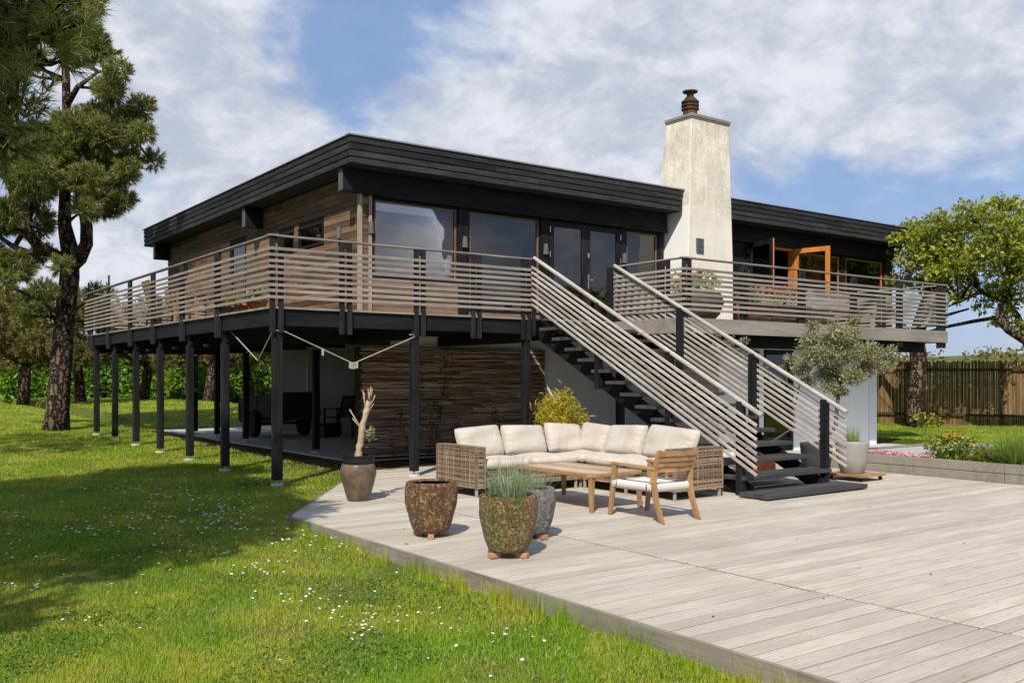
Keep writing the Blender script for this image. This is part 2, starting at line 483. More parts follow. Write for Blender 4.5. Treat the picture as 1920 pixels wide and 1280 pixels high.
# dune beyond the fence, on the right
def ridge(d):
    return d
us = np.linspace(4, 70, 60); ds = np.linspace(33, 120, 26)
U, D = np.meshgrid(us, ds)
H = .1 + 2.75 * smooth(33, 62, D) * (.75 + .25 * np.sin(U * .23 + 1.0) + .12 * np.sin(U * .61)) * smooth(4, 12, U)
H = H * (1 - .6 * smooth(70, 120, D))
W = np.stack([CS * U + SN * D, -SN * U + CS * D, H], -1).reshape(-1, 3)
nx = len(us); ny = len(ds)
ii = (np.arange(ny - 1)[:, None] * nx + np.arange(nx - 1)[None, :]).ravel()
m, h = new_mat("dune_grass")
co = h.n("ShaderNodeTexCoord").outputs["Object"]
col = h.mix(h.ramp(h.noise(co, .5, 6, .7), .35, .65), (.10, .13, .03, 1), (.24, .24, .10, 1))
finish(h, col, .95, .1, 0, h.noise(co, 3, 6, .7), 1.0, .4)
structure(raw_mesh("dune", W, np.stack([ii, ii + 1, ii + nx + 1, ii + nx], -1), m, smooth=True))

# ------------------------------------------------------------------ patio
rng = random.Random(5)
mb = MB(); y = -1.2; bw = .132; gap = .018
while y < 13.4:
    y1 = min(y + bw, 13.4)
    xl0, xl1 = float(patio_left(np.array(y))), float(patio_left(np.array(y1)))
    def board(xa0, xa1, xb0, xb1):
        dz = rng.uniform(-.0025, .0015)
        mb.hexa([(xa0, y, -.03), (xb0, y, -.03), (xb1, y1, -.03), (xa1, y1, -.03),
                 (xa0, y, dz), (xb0, y, dz), (xb1, y1, dz), (xa1, y1, dz)])
    j = 5.535
    if xl1 < j - .1:
        board(xl0, xl1, j, j); st = 5.575
        board(st, st, *(2 * [st + (c0 := rng.uniform(2.2, 4.9))]))
        a = st + c0 + .004; board(a, a, 13.29, 13.29)
    else:
        c0 = rng.uniform(3, 4.5); a = xl1 + c0
        board(xl0, xl1, a, a); board(a + .004, a + .004, 13.29, 13.29)
    y += bw + gap
patio = structure(mb.build("patio", M["decking"], bevel=.003, seg=1))
mb = MB(); mb.box(4.06, 13.28, -1.2, 9.4, -.2, -.045); mb.prism([(4.06, 9.4, -.2), (13.28, 9.4, -.2), (13.28, 13.38, -.2), (6.88, 13.38, -.2)], (0, 0, .155))
structure(mb.build("patio_base", M["blackmetal"]))
mb = MB(); mb.box(13.30, 19.1, 9.43, 12.0, -.2, -.004)
structure(mb.build("paved_path", M["slab"]))
mb = MB(); yb = -1.2; kk = 0
while yb < 11:
    for xs in [4.12 + .46 * q for q in range(4)] + [5.64 + .62 * q for q in range(9)]:
        for e in (.03, .104):
            if xs > float(patio_left(np.array(yb))) + .06 and yb < 7.5 and rng.random() < .7:
                x_ = xs + rng.uniform(-.006, .006); y_ = yb + e + rng.uniform(-.004, .004)
                mb.add([(x_ + .0038 * math.cos(a), y_ + .0038 * math.sin(a), .0022) for a in (0, 1.05, 2.1, 3.14, 4.2, 5.25)], [(0, 1, 2, 3, 4, 5)])
    yb += bw + gap
structure(mb.build("patio_screws", M["soil"]))
bits = MB()
for i in range(36):
    x_ = rng.uniform(4.1, 12.5); y_ = rng.uniform(2.2, 12.8); a = rng.uniform(0, 6.28); s_ = rng.uniform(.008, .022)
    if x_ > float(patio_left(np.array(y_))) + .1:
        bits.add([(x_ + s_ * math.cos(a), y_ + s_ * math.sin(a), .004), (x_ - s_ * .4 * math.sin(a), y_ + s_ * .4 * math.cos(a), .010), (x_ - s_ * math.cos(a), y_ - s_ * math.sin(a), .004), (x_ + s_ * .4 * math.sin(a), y_ - s_ * .4 * math.cos(a), .007)], [(0, 1, 2, 3)])
o = bits.build("leaf_litter", M["soil"]); tag(o, "small dry brown leaf bits lying scattered on the patio boards", "litter", None, "stuff")
mb = MB(); mb.box(5.537, 5.573, -1.2, 11.5, -.03, -.008)
structure(mb.build("patio_joint", M["deckedge"]))
mb = MB()
mb.box(3.972, 3.998, -1.2, 3.4, -.17, .001); mb.box(3.972, 3.998, 3.405, 9.5, -.17, .001)
mb.bar((3.985, 9.51, -.085), (6.80, 13.42, -.085), .026, .172)
structure(mb.build("patio_edge", M["deckedge"], bevel=.003, seg=1))

# ------------------------------------------------------------------ house
XW, YW, ZF = 7.6, 14.95, 2.45
house = thing("house", "low black flat-roofed wooden house raised over a carport, white chimney in its front", "house", (XW, YW, 0))

def cells(lo, hi, cuts, zlo, zhi):
    """rectangles left over when the openings (a0,a1,z0,z1) are cut from a wall"""
    A = sorted({lo, hi, *[c for o in cuts for c in o[:2] if lo < c < hi]})
    Z = sorted({zlo, zhi, *[c for o in cuts for c in o[2:] if zlo < c < zhi]})
    for a0, a1 in zip(A, A[1:]):
        for z0, z1 in zip(Z, Z[1:]):
            am, zm = (a0 + a1) / 2, (z0 + z1) / 2
            if not any(o[0] < am < o[1] and o[2] < zm < o[3] for o in cuts):
                yield a0, a1, z0, z1

def boards(lo, hi, cuts, zlo, zhi, put, step=.112, rng=random.Random(3)):
    z = zlo
    while z < zhi - .01:
        z1 = min(z + step - .008, zhi)
        segs = [(lo, hi)]
        for (a0, a1, b0, b1) in cuts:
            if b0 < z1 - .001 and b1 > z + .001:
                if b0 > z + .03 or b1 < z1 - .03:
                    pass
                ns = []
                for s0, s1 in segs:
                    if a1 <= s0 or a0 >= s1: ns.append((s0, s1)); continue
                    if a0 > s0: ns.append((s0, a0))
                    if a1 < s1: ns.append((a1, s1))
                segs = ns
        for s0, s1 in segs:
            p = s0
            while p < s1 - .02:
                q = min(s1, p + rng.uniform(2.2, 4.2))
                if s1 - q < .4: q = s1
                put(p, q - .003, z, z1, rng.uniform(0, .003)); p = q
        z += step

# side wall (facing the lawn)
side_cuts = [(16.45, 17.65, 4.02, 4.47), (17.86, 18.67, 4.02, 4.47), (20.56, 21.6, 2.5, 4.63)]
mb = MB()
for a0, a1, z0, z1 in cells(YW + .02, 26.6, side_cuts, ZF - .2, 5.14): mb.box(XW + .03, XW + .16, a0, a1, z0, z1)
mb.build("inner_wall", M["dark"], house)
mb = MB()
boards(YW + .005, 26.6, side_cuts, ZF - .02, 5.12, lambda p, q, z0, z1, e: mb.box(XW - e, XW + .028, p, q, z0, z1))
mb.build("side_cladding", M["clad"], house)
# front wall
front_cuts = [(7.86, 9.65, 3.26, 4.68), (9.89, 11.63, 2.74, 4.68), (11.85, 13.83, 2.5, 4.68), (13.98, 14.98, 2.8, 4.68)]
mb = MB()
for a0, a1, z0, z1 in cells(XW + .02, 15.16, front_cuts, ZF - .2, 5.14): mb.box(a0, a1, YW + .03, YW + .16, z0, z1)
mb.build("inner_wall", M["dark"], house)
mb = MB()
put = lambda p, q, z0, z1, e: mb.box(p, q, YW - e, YW + .028, z0, z1)
boards(XW, 9.66, [front_cuts[0]], ZF - .02, 4.69, put)
mb.build("front_cladding", M["clad_x"], house)
mb = MB(); boards(9.88, 11.64, [front_cuts[1]], ZF - .02, 2.74, put); mb.build("front_cladding", M["clad_x"], house)
mb = MB(); boards(13.97, 15.1, [front_cuts[3]], ZF - .02, 2.8, put); mb.build("front_cladding", M["clad_x"], house)
for b_ in ((XW - .03, XW + .025, YW - .035, YW - .005, ZF - .02, 4.99), (XW + .16, XW + .215, YW - .035, YW - .005, ZF - .02, 4.72), (XW - .035, XW - .006, YW - .004, YW + .05, ZF - .02, 5.0)):
    MB().box(*b_).build("corner_board", M["slat_z"], house)
# black posts between the windows, header
mb = MB()
def box_parts(name, mat, parent, boxes, bevel=0.0):
    """one part per box"""
    for b in boxes: MB().box(*b).build(name, mat, parent, bevel=bevel)
box_parts("front_post", M["black_z"], house, [(a, b, YW - .04, YW + .03, ZF - .02, 4.72) for (a, b) in ((9.66, 9.88), (11.64, 11.84), (13.84, 13.97), (14.99, 15.13))]
          + [(a, b, YW - .03, YW + .03, 2.9, 4.72) for (a, b) in ((17.42, 18.05), (19.80, 20.0), (21.8, 21.98), (23.8, 24.2))], .004)
box_parts("sill_panel", M["black"], house, [(16.6, 18.05, YW - .03, YW + .03, ZF - .02, 2.9), (19.80, 21.98, YW - .03, YW + .03, ZF - .02, 2.9), (21.985, 24.2, YW - .03, YW + .03, ZF - .02, 2.9)], .004)
box_parts("header_beam", M["black"], house, [(7.2, 15.14, YW - .13, YW + .02, 4.73, 5.13), (16.66, 24.2, YW - .10, YW + .02, 4.73, 5.13)], .004)
box_parts("drip_board", M["black"], house, [(7.9, 15.15, YW - .155, YW - .131, 4.70, 4.76)], .004)
mb = MB(); mb.box(7.185, 7.199, YW - .13, YW + .02, 4.735, 5.125)  # paler plate paints the beam's sunlit end face
mb.build("lit_beam_end", M["zinc"], house)
for yb in (19.6, 26.45):
    mb = MB(); mb.box(7.2, 7.599, yb - .07, yb + .08, 4.70, 5.13)
    b = mb.build("roof_beam", M["black"], house, bevel=.004)
    mb = MB(); mb.box(7.185, 7.199, yb - .07, yb + .08, 4.705, 5.125); mb.build("lit_beam_end", M["zinc"], b)  # same pale plate for this beam's sunlit end
# inside: floor, back walls
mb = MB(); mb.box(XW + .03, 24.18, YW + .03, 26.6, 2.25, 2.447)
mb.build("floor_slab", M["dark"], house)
for b_ in ((7.78, 24.04, 19.3, 19.4, 2.45, 5.13), (24.05, 24.19, YW + .04, 26.49, 2.3, 5.13), (7.7, 24.2, 26.5, 26.6, 2.3, 5.13), (16.64, 24.04, 18.0, 18.1, 2.45, 5.12)):  # the partition behind the front rooms is added to darken them
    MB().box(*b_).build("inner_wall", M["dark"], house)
mb = MB(); mb.box(18.2, 19.75, 17.7, 17.76, 2.46, 4.7); mb.build("inner_panel", M["orange"], house)

def window(horizontal, a0, a1, z0, z1, plane, mat="black", fr=.055, blind=0.0, mull=(), curtain=None, inner=None):
    """a window frame with its pane; horizontal = lies in a front (X) wall"""
    mbf = MB(); mp = MB()
    def bx(mm, p, q, e0, e1, zz0, zz1):
        if horizontal: mm.box(p, q, plane + e0, plane + e1, zz0, zz1)
        else: mm.box(plane + e0, plane + e1, p, q, zz0, zz1)
    bx(mbf, a0, a1, -.012, .07, z0, z0 + fr); bx(mbf, a0, a1, -.012, .07, z1 - fr, z1)
    bx(mbf, a0, a0 + fr, -.011, .07, z0 + fr, z1 - fr); bx(mbf, a1 - fr, a1, -.011, .07, z0 + fr, z1 - fr)
    for q in mull: bx(mbf, q - .03, q + .03, -.01, .07, z0 + fr, z1 - fr)
    f = mbf.build("window", M[mat], house, bevel=.004)
    bx(mp, a0 + fr - .005, a1 - fr + .005, .03, .036, z0 + fr - .005, z1 - fr + .005)
    mp.build("pane", M["glass"], f)
    if inner:
        mi = MB(); bx(mi, a0 + fr, a0 + fr + .03, .0, .029, z0 + fr, z1 - fr - .02); bx(mi, a1 - fr - .03, a1 - fr, .0, .029, z0 + fr, z1 - fr - .02)
        bx(mi, a0 + fr, a1 - fr, .0, .029, z1 - fr - .02, z1 - fr)
        mi.build("frame", M[inner], f)
    if blind:
        mbk = MB(); bx(mbk, a0 + fr, a1 - fr, .05, .06, z1 - fr - blind, z1 - fr); mbk.build("blind", M["blind"], f)
    if curtain:
        mc = MB(); n = 26
        for i in range(n):
            p = curtain[0] + (curtain[1] - curtain[0]) * i / n; q = curtain[0] + (curtain[1] - curtain[0]) * (i + 1) / n
            o = .10 + .03 * math.sin(i * 1.7)
            bx(mc, p, q, o, o + .02, z0 + fr, z1 - fr)
        mc.build("curtain", M["curtain"], f)
    return f
window(True, 7.84, 9.66, 3.26, 4.69, YW, blind=.17, inner="clad_x", fr=.04)
window(True, 9.88, 11.64, 2.74, 4.69, YW, blind=.05, inner="clad_x", fr=.04)
window(True, 13.98, 14.99, 2.8, 4.69, YW, curtain=(14.38, 14.93), inner="clad_x", fr=.045)
window(False, 16.45, 17.65, 4.02, 4.47, XW, fr=.05)
window(False, 17.86, 18.67, 4.02, 4.47, XW, fr=.05, blind=.3)
window(False, 20.56, 21.6, 2.5, 4.63, XW, fr=.06, blind=1.9)
window(True, 16.66, 17.42, 2.9, 4.72, YW, fr=.06, inner="orange")
window(True, 20.0, 21.8, 2.9, 4.72, YW, fr=.06, inner="orange")
window(True, 21.98, 23.8, 2.9, 4.72, YW, fr=.06, inner="orange")

def leaf_door(p0, p1, z0, z1, mo, mi_, nrm, handle=True):
    """glazed door leaf from hinge p0 to free edge p1; nrm points to its outer side"""
    p0, p1, nrm = Vector(p0), Vector(p1), Vector(nrm)
    a = (p1 - p0).normalized(); L = (p1 - p0).length
    def slab(mm, s0, s1, za, zb, e0, e1):
        q = []
        for zc in (za, zb):
            for (s, e) in ((s0, e0), (s1, e0), (s1, e1), (s0, e1)):
                v = p0 + a * s + nrm * e; q.append((v.x, v.y, zc))
        mm.hexa(q)
    m1, m2 = MB(), MB()
    st = .115
    for mm, e0, e1 in ((m1, .0, .028), (m2, -.03, -.0005)):
        slab(mm, 0, st, z0, z1, e0, e1); slab(mm, L - st, L, z0, z1, e0, e1)
        slab(mm, st, L - st, z0, z0 + .2, e0, e1); slab(mm, st, L - st, z1 - st, z1, e0, e1)
    d = m1.build("door", mo, house, bevel=.003)
    m2.build("inner_frame", mi_, d)
    mg = MB(); slab(mg, st - .01, L - st + .01, z0 + .19, z1 - st + .01, -.004, .004); mg.build("pane", M["glass"], d)
    if handle:
        mh = MB()
        s = L - .055
        slab(mh, s - .018, s + .018, z0 + .85, z0 + 1.15, .029, .036)
        slab(mh, s - .10, s + .012, z0 + 1.02, z0 + 1.045, .055, .075); slab(mh, s - .01, s + .012, z0 + 1.02, z0 + 1.045, .036, .074)
        slab(mh, s - .025, s + .025, z0 + 1.5, z0 + 1.6, .029, .038)
        mh.build("handle", M["steel"], d)
    mh = MB()
    for zz_ in (z0 + .25, z1 - .75, z1 - .25): slab(mh, -.004, .018, zz_, zz_ + .12, .029, .042)
    mh.build("hinge", M["steel"], d)
    return d
leaf_door((11.86, YW - .01, 0), (12.84, YW - .01, 0), 2.49, 4.68, M["black_z"], M["black_z"], (0, -1, 0), False)
leaf_door((13.82, YW - .01, 0), (12.845, YW - .01, 0), 2.49, 4.68, M["black_z"], M["black_z"], (0, -1, 0), True)
v = Vector((17.74 - 18.06, 13.97 - YW, 0)).normalized()
leaf_door((18.06, YW - .05, 0), (17.76, 13.97, 0), 2.49, 4.72, M["black_z"], M["orange"], (v.y, -v.x, 0), False)
v = Vector((19.96 - 19.79, 13.95 - YW, 0)).normalized()
leaf_door((19.79, YW - .05, 0), (19.96, 13.97, 0), 2.49, 4.72, M["black_z"], M["orange"], (-v.y, v.x, 0), False)
mb = MB(); mb.box(18.05, 18.10, YW - .025, YW + .12, 2.46, 4.67); mb.box(19.75, 19.80, YW - .025, YW + .12, 2.46, 4.67)
mb.box(18.05, 19.80, YW - .025, YW + .12, 4.67, 4.725); mb.build("door_frame", M["orange"], house)

# roof
mb = MB(); mb.box(7.16, 24.36, 15.3, 27.16, 5.30, 5.57); mb.box(7.16, 15.16, 14.42, 15.3, 5.30, 5.57); mb.box(16.66, 24.36, 14.42, 15.3, 5.30, 5.57)
roof = mb.build("roof", M["felt"], house)
mb = MB(); mb.box(7.16, 24.36, 15.0, 27.16, 5.14, 5.16); mb.box(7.16, 15.15, 14.42, 15.0, 5.14, 5.16); mb.box(16.66, 24.36, 14.42, 15.0, 5.14, 5.16)
mb.build("soffit", M["fascia"], roof)
rr = random.Random(8)
mbx = {k_: MB() for k_ in "abc"}; mby = {k_: MB() for k_ in "abc"}
for k in range(4):
    z0 = 5.125 + k * .116; z1 = z0 + .097; e = .004 * k
    x = 7.12 - e
    for (xa, xb, k_) in ((7.12 - e, 15.165, "a"), (16.655, 24.4, "b")):
        p = xa
        while p < xb - .05:
            q = min(xb, p + rr.uniform(3.0, 4.6));
            if xb - q < .8: q = xb
            mbx[k_].box(p, q - .002, 14.38 - e, 14.415, z0, z1); p = q
    p = 14.416
    while p < 27.2 - .05:
        q = min(27.2, p + rr.uniform(3.0, 4.6))
        if 27.2 - q < .8: q = 27.2
        mby["a"].box(7.12 - e, 7.155, p, q - .002, z0, z1); p = q
    mbx["c"].box(7.12, 24.4, 27.17, 27.2 + e, z0, z1); mby["b"].box(24.365, 24.4 + e, 14.416, 27.168, z0, z1)
    mby["c"].box(15.13, 15.165, 14.417, 14.9, z0, z1)
for k_ in "abc":
    mbx[k_].build("fascia", M["fascia"], roof, bevel=.003, seg=1); mby[k_].build("fascia", M["fascia_y"], roof, bevel=.003, seg=1)
box_parts("roof_edge", M["drip"], roof, [(7.08, 15.17, 14.345, 14.50, 5.588, 5.612), (16.65, 24.44, 14.345, 14.50, 5.588, 5.602), (7.08, 7.2, 14.501, 27.24, 5.588, 5.602), (24.3, 24.44, 14.501, 27.24, 5.588, 5.602)])

# chimney
mb = MB()
mb.hexa([(15.15, 14.2, -.05), (16.64, 14.2, -.05), (16.64, 15.35, -.05), (15.15, 15.35, -.05),
         (15.15, 14.2, 4.0), (16.63, 14.2, 4.0), (16.63, 15.35, 4.0), (15.15, 15.35, 4.0)])
mb.f.pop(1)
mb.add([(15.15, 14.2, 4.0), (16.63, 14.2, 4.0), (16.63, 15.35, 4.0), (15.15, 15.35, 4.0),
        (15.37, 14.29, 7.2), (16.60, 14.29, 7.2), (16.60, 15.07, 7.2), (15.37, 15.07, 7.2)],
       [(4, 5, 6, 7), (0, 1, 5, 4), (1, 2, 6, 5), (2, 3, 7, 6), (3, 0, 4, 7)])
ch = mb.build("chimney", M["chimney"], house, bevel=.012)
mb = MB(); mb.box(15.355, 16.615, 14.275, 15.085, 7.203, 7.24); mb.box(15.34, 16.63, 14.26, 15.10, 7.24, 7.31)
mb.build("cap", M["concrete"], ch, bevel=.008)
m, h = new_mat("rusty_flue_metal")
co = h.n("ShaderNodeTexCoord").outputs["Object"]
finish(h, h.mix(h.ramp(h.noise(co, 6, 5, .7), .35, .65), (.035, .022, .017, 1), (.16, .062, .03, 1)), .6, .4, .2, h.noise(co, 40, 4), .3, .005)
mb = MB()
mb.lathe([(.165, 0), (.165, .28), (.20, .285), (.205, .32), (.17, .33), (.17, .36), (.20, .365), (.205, .40), (.17, .41), (.17, .44),
          (.20, .445), (.205, .475), (.18, .49), (.12, .56), (.08, .60), (.08, .66), (.17, .69), (.175, .715), (.05, .74), (0, .745)], 28, (15.93, 14.86, 7.305))
mb.build("flue_pot", m, ch, smooth=False)
mb = MB(); mb.box(15.42, 15.64, 14.175, 14.215, 4.22, 4.54); mb.box(15.51, 15.56, 14.163, 14.175, 4.37, 4.43)
mb.build("soot_hatch", M["zinc"], ch, bevel=.004)
mb = MB(); mb.box(15.10, 15.25, 14.385, 14.55, 5.604, 5.63); mb.build("flashing", M["drip"], ch)

def lamp(x, y, z, nx_, ny_):
    mbl = MB(); n = Vector((nx_, ny_, 0)); s = Vector((-ny_, nx_, 0)); pts = []
    for zz_, r0 in ((z - .11, .062), (z + .10, .045)):
        for k in range(9):
            a = -math.pi / 2 + math.pi * k / 8
            p = Vector((x, y, zz_)) + n * (math.cos(a) * r0 * 1.15 + .012) + s * math.sin(a) * r0
            pts.append(p)
    fs = [(k, k + 1, k + 10, k + 9) for k in range(8)] + [tuple(range(9))[::-1], tuple(range(9, 18)), (0, 9, 17, 8)]
    mbl.add(pts, fs)
    lp = mbl.build("wall_lamp", M["zinc"], house)
    mp = MB(); p = Vector((x, y, z)) + n * .006
    mp.bar(p - Vector((0, 0, .12)), p + Vector((0, 0, .10)), .08, .012, n); mp.build("back_plate", M["zinc"], lp)
lamp(7.80, YW - .006, 4.15, 0, -1); lamp(9.78, YW - .045, 4.06, 0, -1); lamp(11.74, YW - .045, 4.08, 0, -1); lamp(13.91, YW - .045, 4.06, 0, -1)
lamp(XW - .006, 15.75, 4.14, -1, 0)

# ground floor
MB().box(7.75, 13.6, 15.06, 15.16, 0, 2.24).build("ground_floor_wall", M["whitepaint"], house)    # behind the stick screen
MB().box(13.6, 13.72, 11.95, 15.06, -.12, 2.24).build("ground_floor_wall", M["whitepaint"], house)
MB().box(18.60, 18.72, 12.1, 26.0, -.12, 2.24).build("ground_floor_wall", M["whitepaint"], house)
mb = MB()
for a0, a1, z0, z1 in cells(13.72, 18.72, [(14.9, 15.85, -.2, 2.03)], -.12, 2.24): mb.box(a0, a1, 11.95, 12.1, z0, z1)
mb.build("ground_floor_wall", M["whitepaint"], house)
mb = MB()
for a0, a1, z0, z1 in cells(9.9, 18.6, [(9.98, 10.86, 1.03, 2.06)], 0, 2.24): mb.box(a0, a1, 24.5, 24.62, z0, z1)
mb.build("ground_floor_wall", M["whitepaint"], house)
MB().box(7.76, 18.59, 15.18, 24.48, 2.2405, 2.2495).build("carport_ceiling", M["whitepaint"], house)
mb = MB(); mb.box(18.46, 18.735, 11.92, 11.949, -.1, 2.2); mb.build("pale_wall_strip", M["blind"], house)  # paler strip at the wall's right end
mb = MB()
for a in (9.98, 10.81): mb.box(a, a + .05, 24.47, 24.6, 1.03, 2.06)
mb.box(10.03, 10.81, 24.47, 24.6, 1.03, 1.08); mb.box(10.03, 10.81, 24.47, 24.6, 2.01, 2.06)
f = mb.build("window", M["blind"], house)
mb = MB(); mb.box(10.03, 10.81, 24.52, 24.53, 1.08, 2.01); mb.build("pane", M["blind"], f)  # opaque white pane stands in for the bright daylight in its glass
mb = MB()
for (a, b, z0, z1) in ((14.9, 15.0, 0, 2.03), (15.75, 15.85, 0, 2.03), (15.0, 15.75, 1.93, 2.03), (15.0, 15.75, 0, .25)): mb.box(a, b, 11.97, 12.03, z0, z1)
f = mb.build("ground_door", M["black_z"], house)
mb = MB(); mb.box(15.0, 15.75, 12.0, 12.008, .25, 1.93); mb.build("pane", M["glass"], f)
mb = MB(); mb.box(14.9, 15.86, 13.5, 13.55, 0, 2.2); mb.build("inner_wall", M["dark"], house)

# ------------------------------------------------------------------ stick screen
scr = thing("stick_screen", "wall screen woven from brown horizontal sticks under the terrace", "screen", (9.6, 14.93, 0))
rr = random.Random(21); mb = MB(); z = .07
while z < 2.03:
    p = 7.60 + rr.uniform(-.04, .04)
    while p < 11.72:
        q = min(11.74, p + rr.uniform(1.4, 3.0))
        if 11.74 - q < .5: q = 11.72 + rr.uniform(-.03, .03)
        r0 = rr.uniform(.014, .020); n = 9
        ph = rr.uniform(0, 6)
        pts = [(p + (q - p) * i / n, 14.92 - .012 * math.sin(ph + i * 1.9) - rr.uniform(0, .012), z + rr.uniform(-.008, .008)) for i in range(n + 1)]
        mb.tube(pts, [r0 * rr.uniform(.8, 1.15) for _ in pts], 6); p = q
    z += rr.uniform(.036, .044)
M["brownback"] = plain("brown_backing", (.10, .062, .04), .9, .1)
M["stick"] = wood("brown_sticks", (.16, .105, .072), (.60, .43, .305), "X", 50, .45, .85, .15, .4)
mb.build("stick_weave", M["stick"], scr, smooth=True)
mb = MB()
for x in (7.63, 8.6, 9.6, 10.6, 11.7): mb.box(x - .03, x + .03, 14.945, 14.985, 0, 2.03)
mb.box(7.58, 11.76, 14.99, 15.05, 0, 2.03)
mb.build("backing_frame", M["brownback"], scr)
# ------------------------------------------------------------------ terrace rails
ZR = .96
def railing(root, p0, p1, out, posts, kinds, trim0=0.0, trim1=0.0, ends=True):
    """slats, handrail and forked posts along p0->p1 (plan), `out` = outward unit vector"""
    p0, p1, out = Vector((*p0, 0)), Vector((*p1, 0)), Vector((*out, 0))
    a = (p1 - p0).normalized(); L = (p1 - p0).length
    ms = MB(); rr = random.Random(int(L * 100))
    for k in range(9):
        z = ZF + .125 + k * .0815
        q0 = p0 + a * trim0 + out * .0; q1 = p1 - a * trim1
        s = 0.0; tot = (q1 - q0).length
        while s < tot - .01:
            e = min(tot, s + rr.uniform(3.2, 4.4))
            if tot - e < 1.0: e = tot
            dz = rr.uniform(-.003, .003); dz2 = rr.uniform(-.003, .003)
            ms.bar(q0 + a * s + Vector((0, 0, z + dz)), q0 + a * (e - .002) + Vector((0, 0, z + dz2)), .022, .042); s = e
    ms.build("slat_panel", M[kinds], root, bevel=.003, seg=1)
    mh = MB(); mid = -out * .05
    mh.bar(p0 + mid - a * .02 + Vector((0, 0, ZF + ZR)), p1 + mid + a * .02 + Vector((0, 0, ZF + ZR)), .085, .026)
    mh.build("handrail", M[kinds], root, bevel=.005)
    for t in posts:
        mp = MB(); c = p0 + a * t - out * .036
        for sgn in (-1, 1):
            mp.bar(c + a * sgn * .060 + Vector((0, 0, ZF - .36)), c + a * sgn * .060 + Vector((0, 0, ZF + ZR - .015)), .070, .046, out)
        mp.bar(c + Vector((0, 0, ZF + ZR - .10)), c + Vector((0, 0, ZF + ZR - .016)), .052, .044, out)
        mp.build("railing_post", M["black_z"], root, bevel=.003, seg=1)

terr = thing("raised_terrace", "long raised wooden terrace on black posts wrapped round the house corner, slatted pale railing", "terrace", (4.8, 12.1, 0))
X0, Y0, Y9 = 4.8, 12.1, 23.4
mb = MB(); rr = random.Random(2)
y = Y0 + .03
while y < YW:
    mb.box(X0 + .02, 11.0, y, y + .115, ZF - .03, ZF - rr.uniform(0, .002)); y += .121
x = X0 + .02
while x < XW - .02:
    mb.box(x, x + .115, y + .004, Y9, ZF - .03, ZF - rr.uniform(0, .002)); x += .121
mb.build("floor_boards", M["slat"], terr)
mb = MB()
mb.box(X0 + .07, 9.22, Y0 + .065, Y0 + .115, ZF - .26, ZF - .034)
mb.build("rim_beam", M["black"], terr, bevel=.003)
mb = MB(); mb.box(X0 + .065, X0 + .115, Y0 + .118, Y9, ZF - .26, ZF - .034)
mb.build("rim_beam", M["black_y"], terr, bevel=.003)
mb = MB(); mb.box(X0 + .118, XW, Y9 - .06, Y9 - .01, ZF - .26, ZF - .034)
mb.build("rim_beam", M["black_y"], terr, bevel=.003)
mb = MB()
for y in (12.75, 13.4, 14.1, 14.7): mb.box(X0 + .12, 11.0, y, y + .05, ZF - .22, ZF - .034)
for x in (5.5, 6.2, 6.9): mb.box(x, x + .05, 14.76, Y9 - .08, ZF - .22, ZF - .034)
for y in (14.3, 16.05, 17.8, 19.5, 21.2, 22.9): mb.box(X0 + .13, XW + .2, y - .09, y + .09, ZF - .42, ZF - .224)
for x in (7.1, 9.2): mb.box(x - .06, x + .06, Y0 + .12, YW - .1, ZF - .40, ZF - .226)
mb.box(9.25, 11.04, Y0 + .065, Y0 + .115, ZF - .26, ZF - .034)
mb.build("joists", M["black_y"], terr)
def support(x, y, w_=.115, pad=True, top=ZF - .42):
    g0 = float(gz(x, y)); 
    if x > 7.4: g0 = .004
    if x > 6.5 and y < 13.4: g0 = 0.0
    mp = MB(); mp.box(x - w_ / 2, x + w_ / 2, y - w_ / 2, y + w_ / 2, g0 + .075, top)
    p = mp.build("support_post", M["black_z"], terr, bevel=.012)
    mf = MB(); mf.tube([(x, y, g0 - .02), (x, y, g0 + .076)], .013, 10)
    mf.lathe([(.0, .052), (.085, .050), (.09, .02), (.1, -.08)], 16, (x, y, g0 - .02))
    mf.build("footing", M["slab"], p)
for y in (12.22, 14.3, 16.05, 17.8, 19.5, 21.2, 22.9): support(4.95, y, .125 if y < 13 else .115, True, ZF - .26 if y < 13 else ZF - .42)
for x in (7.1, 9.2): support(x, 12.2, .115, True, ZF - .262)
for y in (15.1, 16.95, 18.85, 20.75, 22.7, 24.4): support(XW + .06, y, .13 if y < 16 else .12)
railing(terr, (X0, Y0), (9.25, Y0), (0, -1), [.11, 1.14, 2.36, 3.38, 4.36], "slat", .012)
railing(terr, (X0, Y0), (X0, Y9), (-1, 0), [2.2, 4.0, 5.76, 7.4, 9.2, 10.8], "slat_y", -.01)
railing(terr, (X0, Y9), (XW, Y9), (0, 1), [.35, 1.6], "slat", 0)
for y in (15.6, 17.35, 19.1, 20.8):
    mb = MB(); mb.lathe([(.045, 0), (.05, .02), (.045, .05), (0, .052)], 12, (X0 + .28, y, ZF - .46))
    mb.build("downlight", M["zinc"], terr)
for y, x in ((21.35, 4.86), (23.3, 4.86)):
    mb = MB(); mb.tube([(x, y, ZF), (x, y, ZF + 1.22)], .02, 8); mb.build("flag_holder", M["blackmetal"], terr)

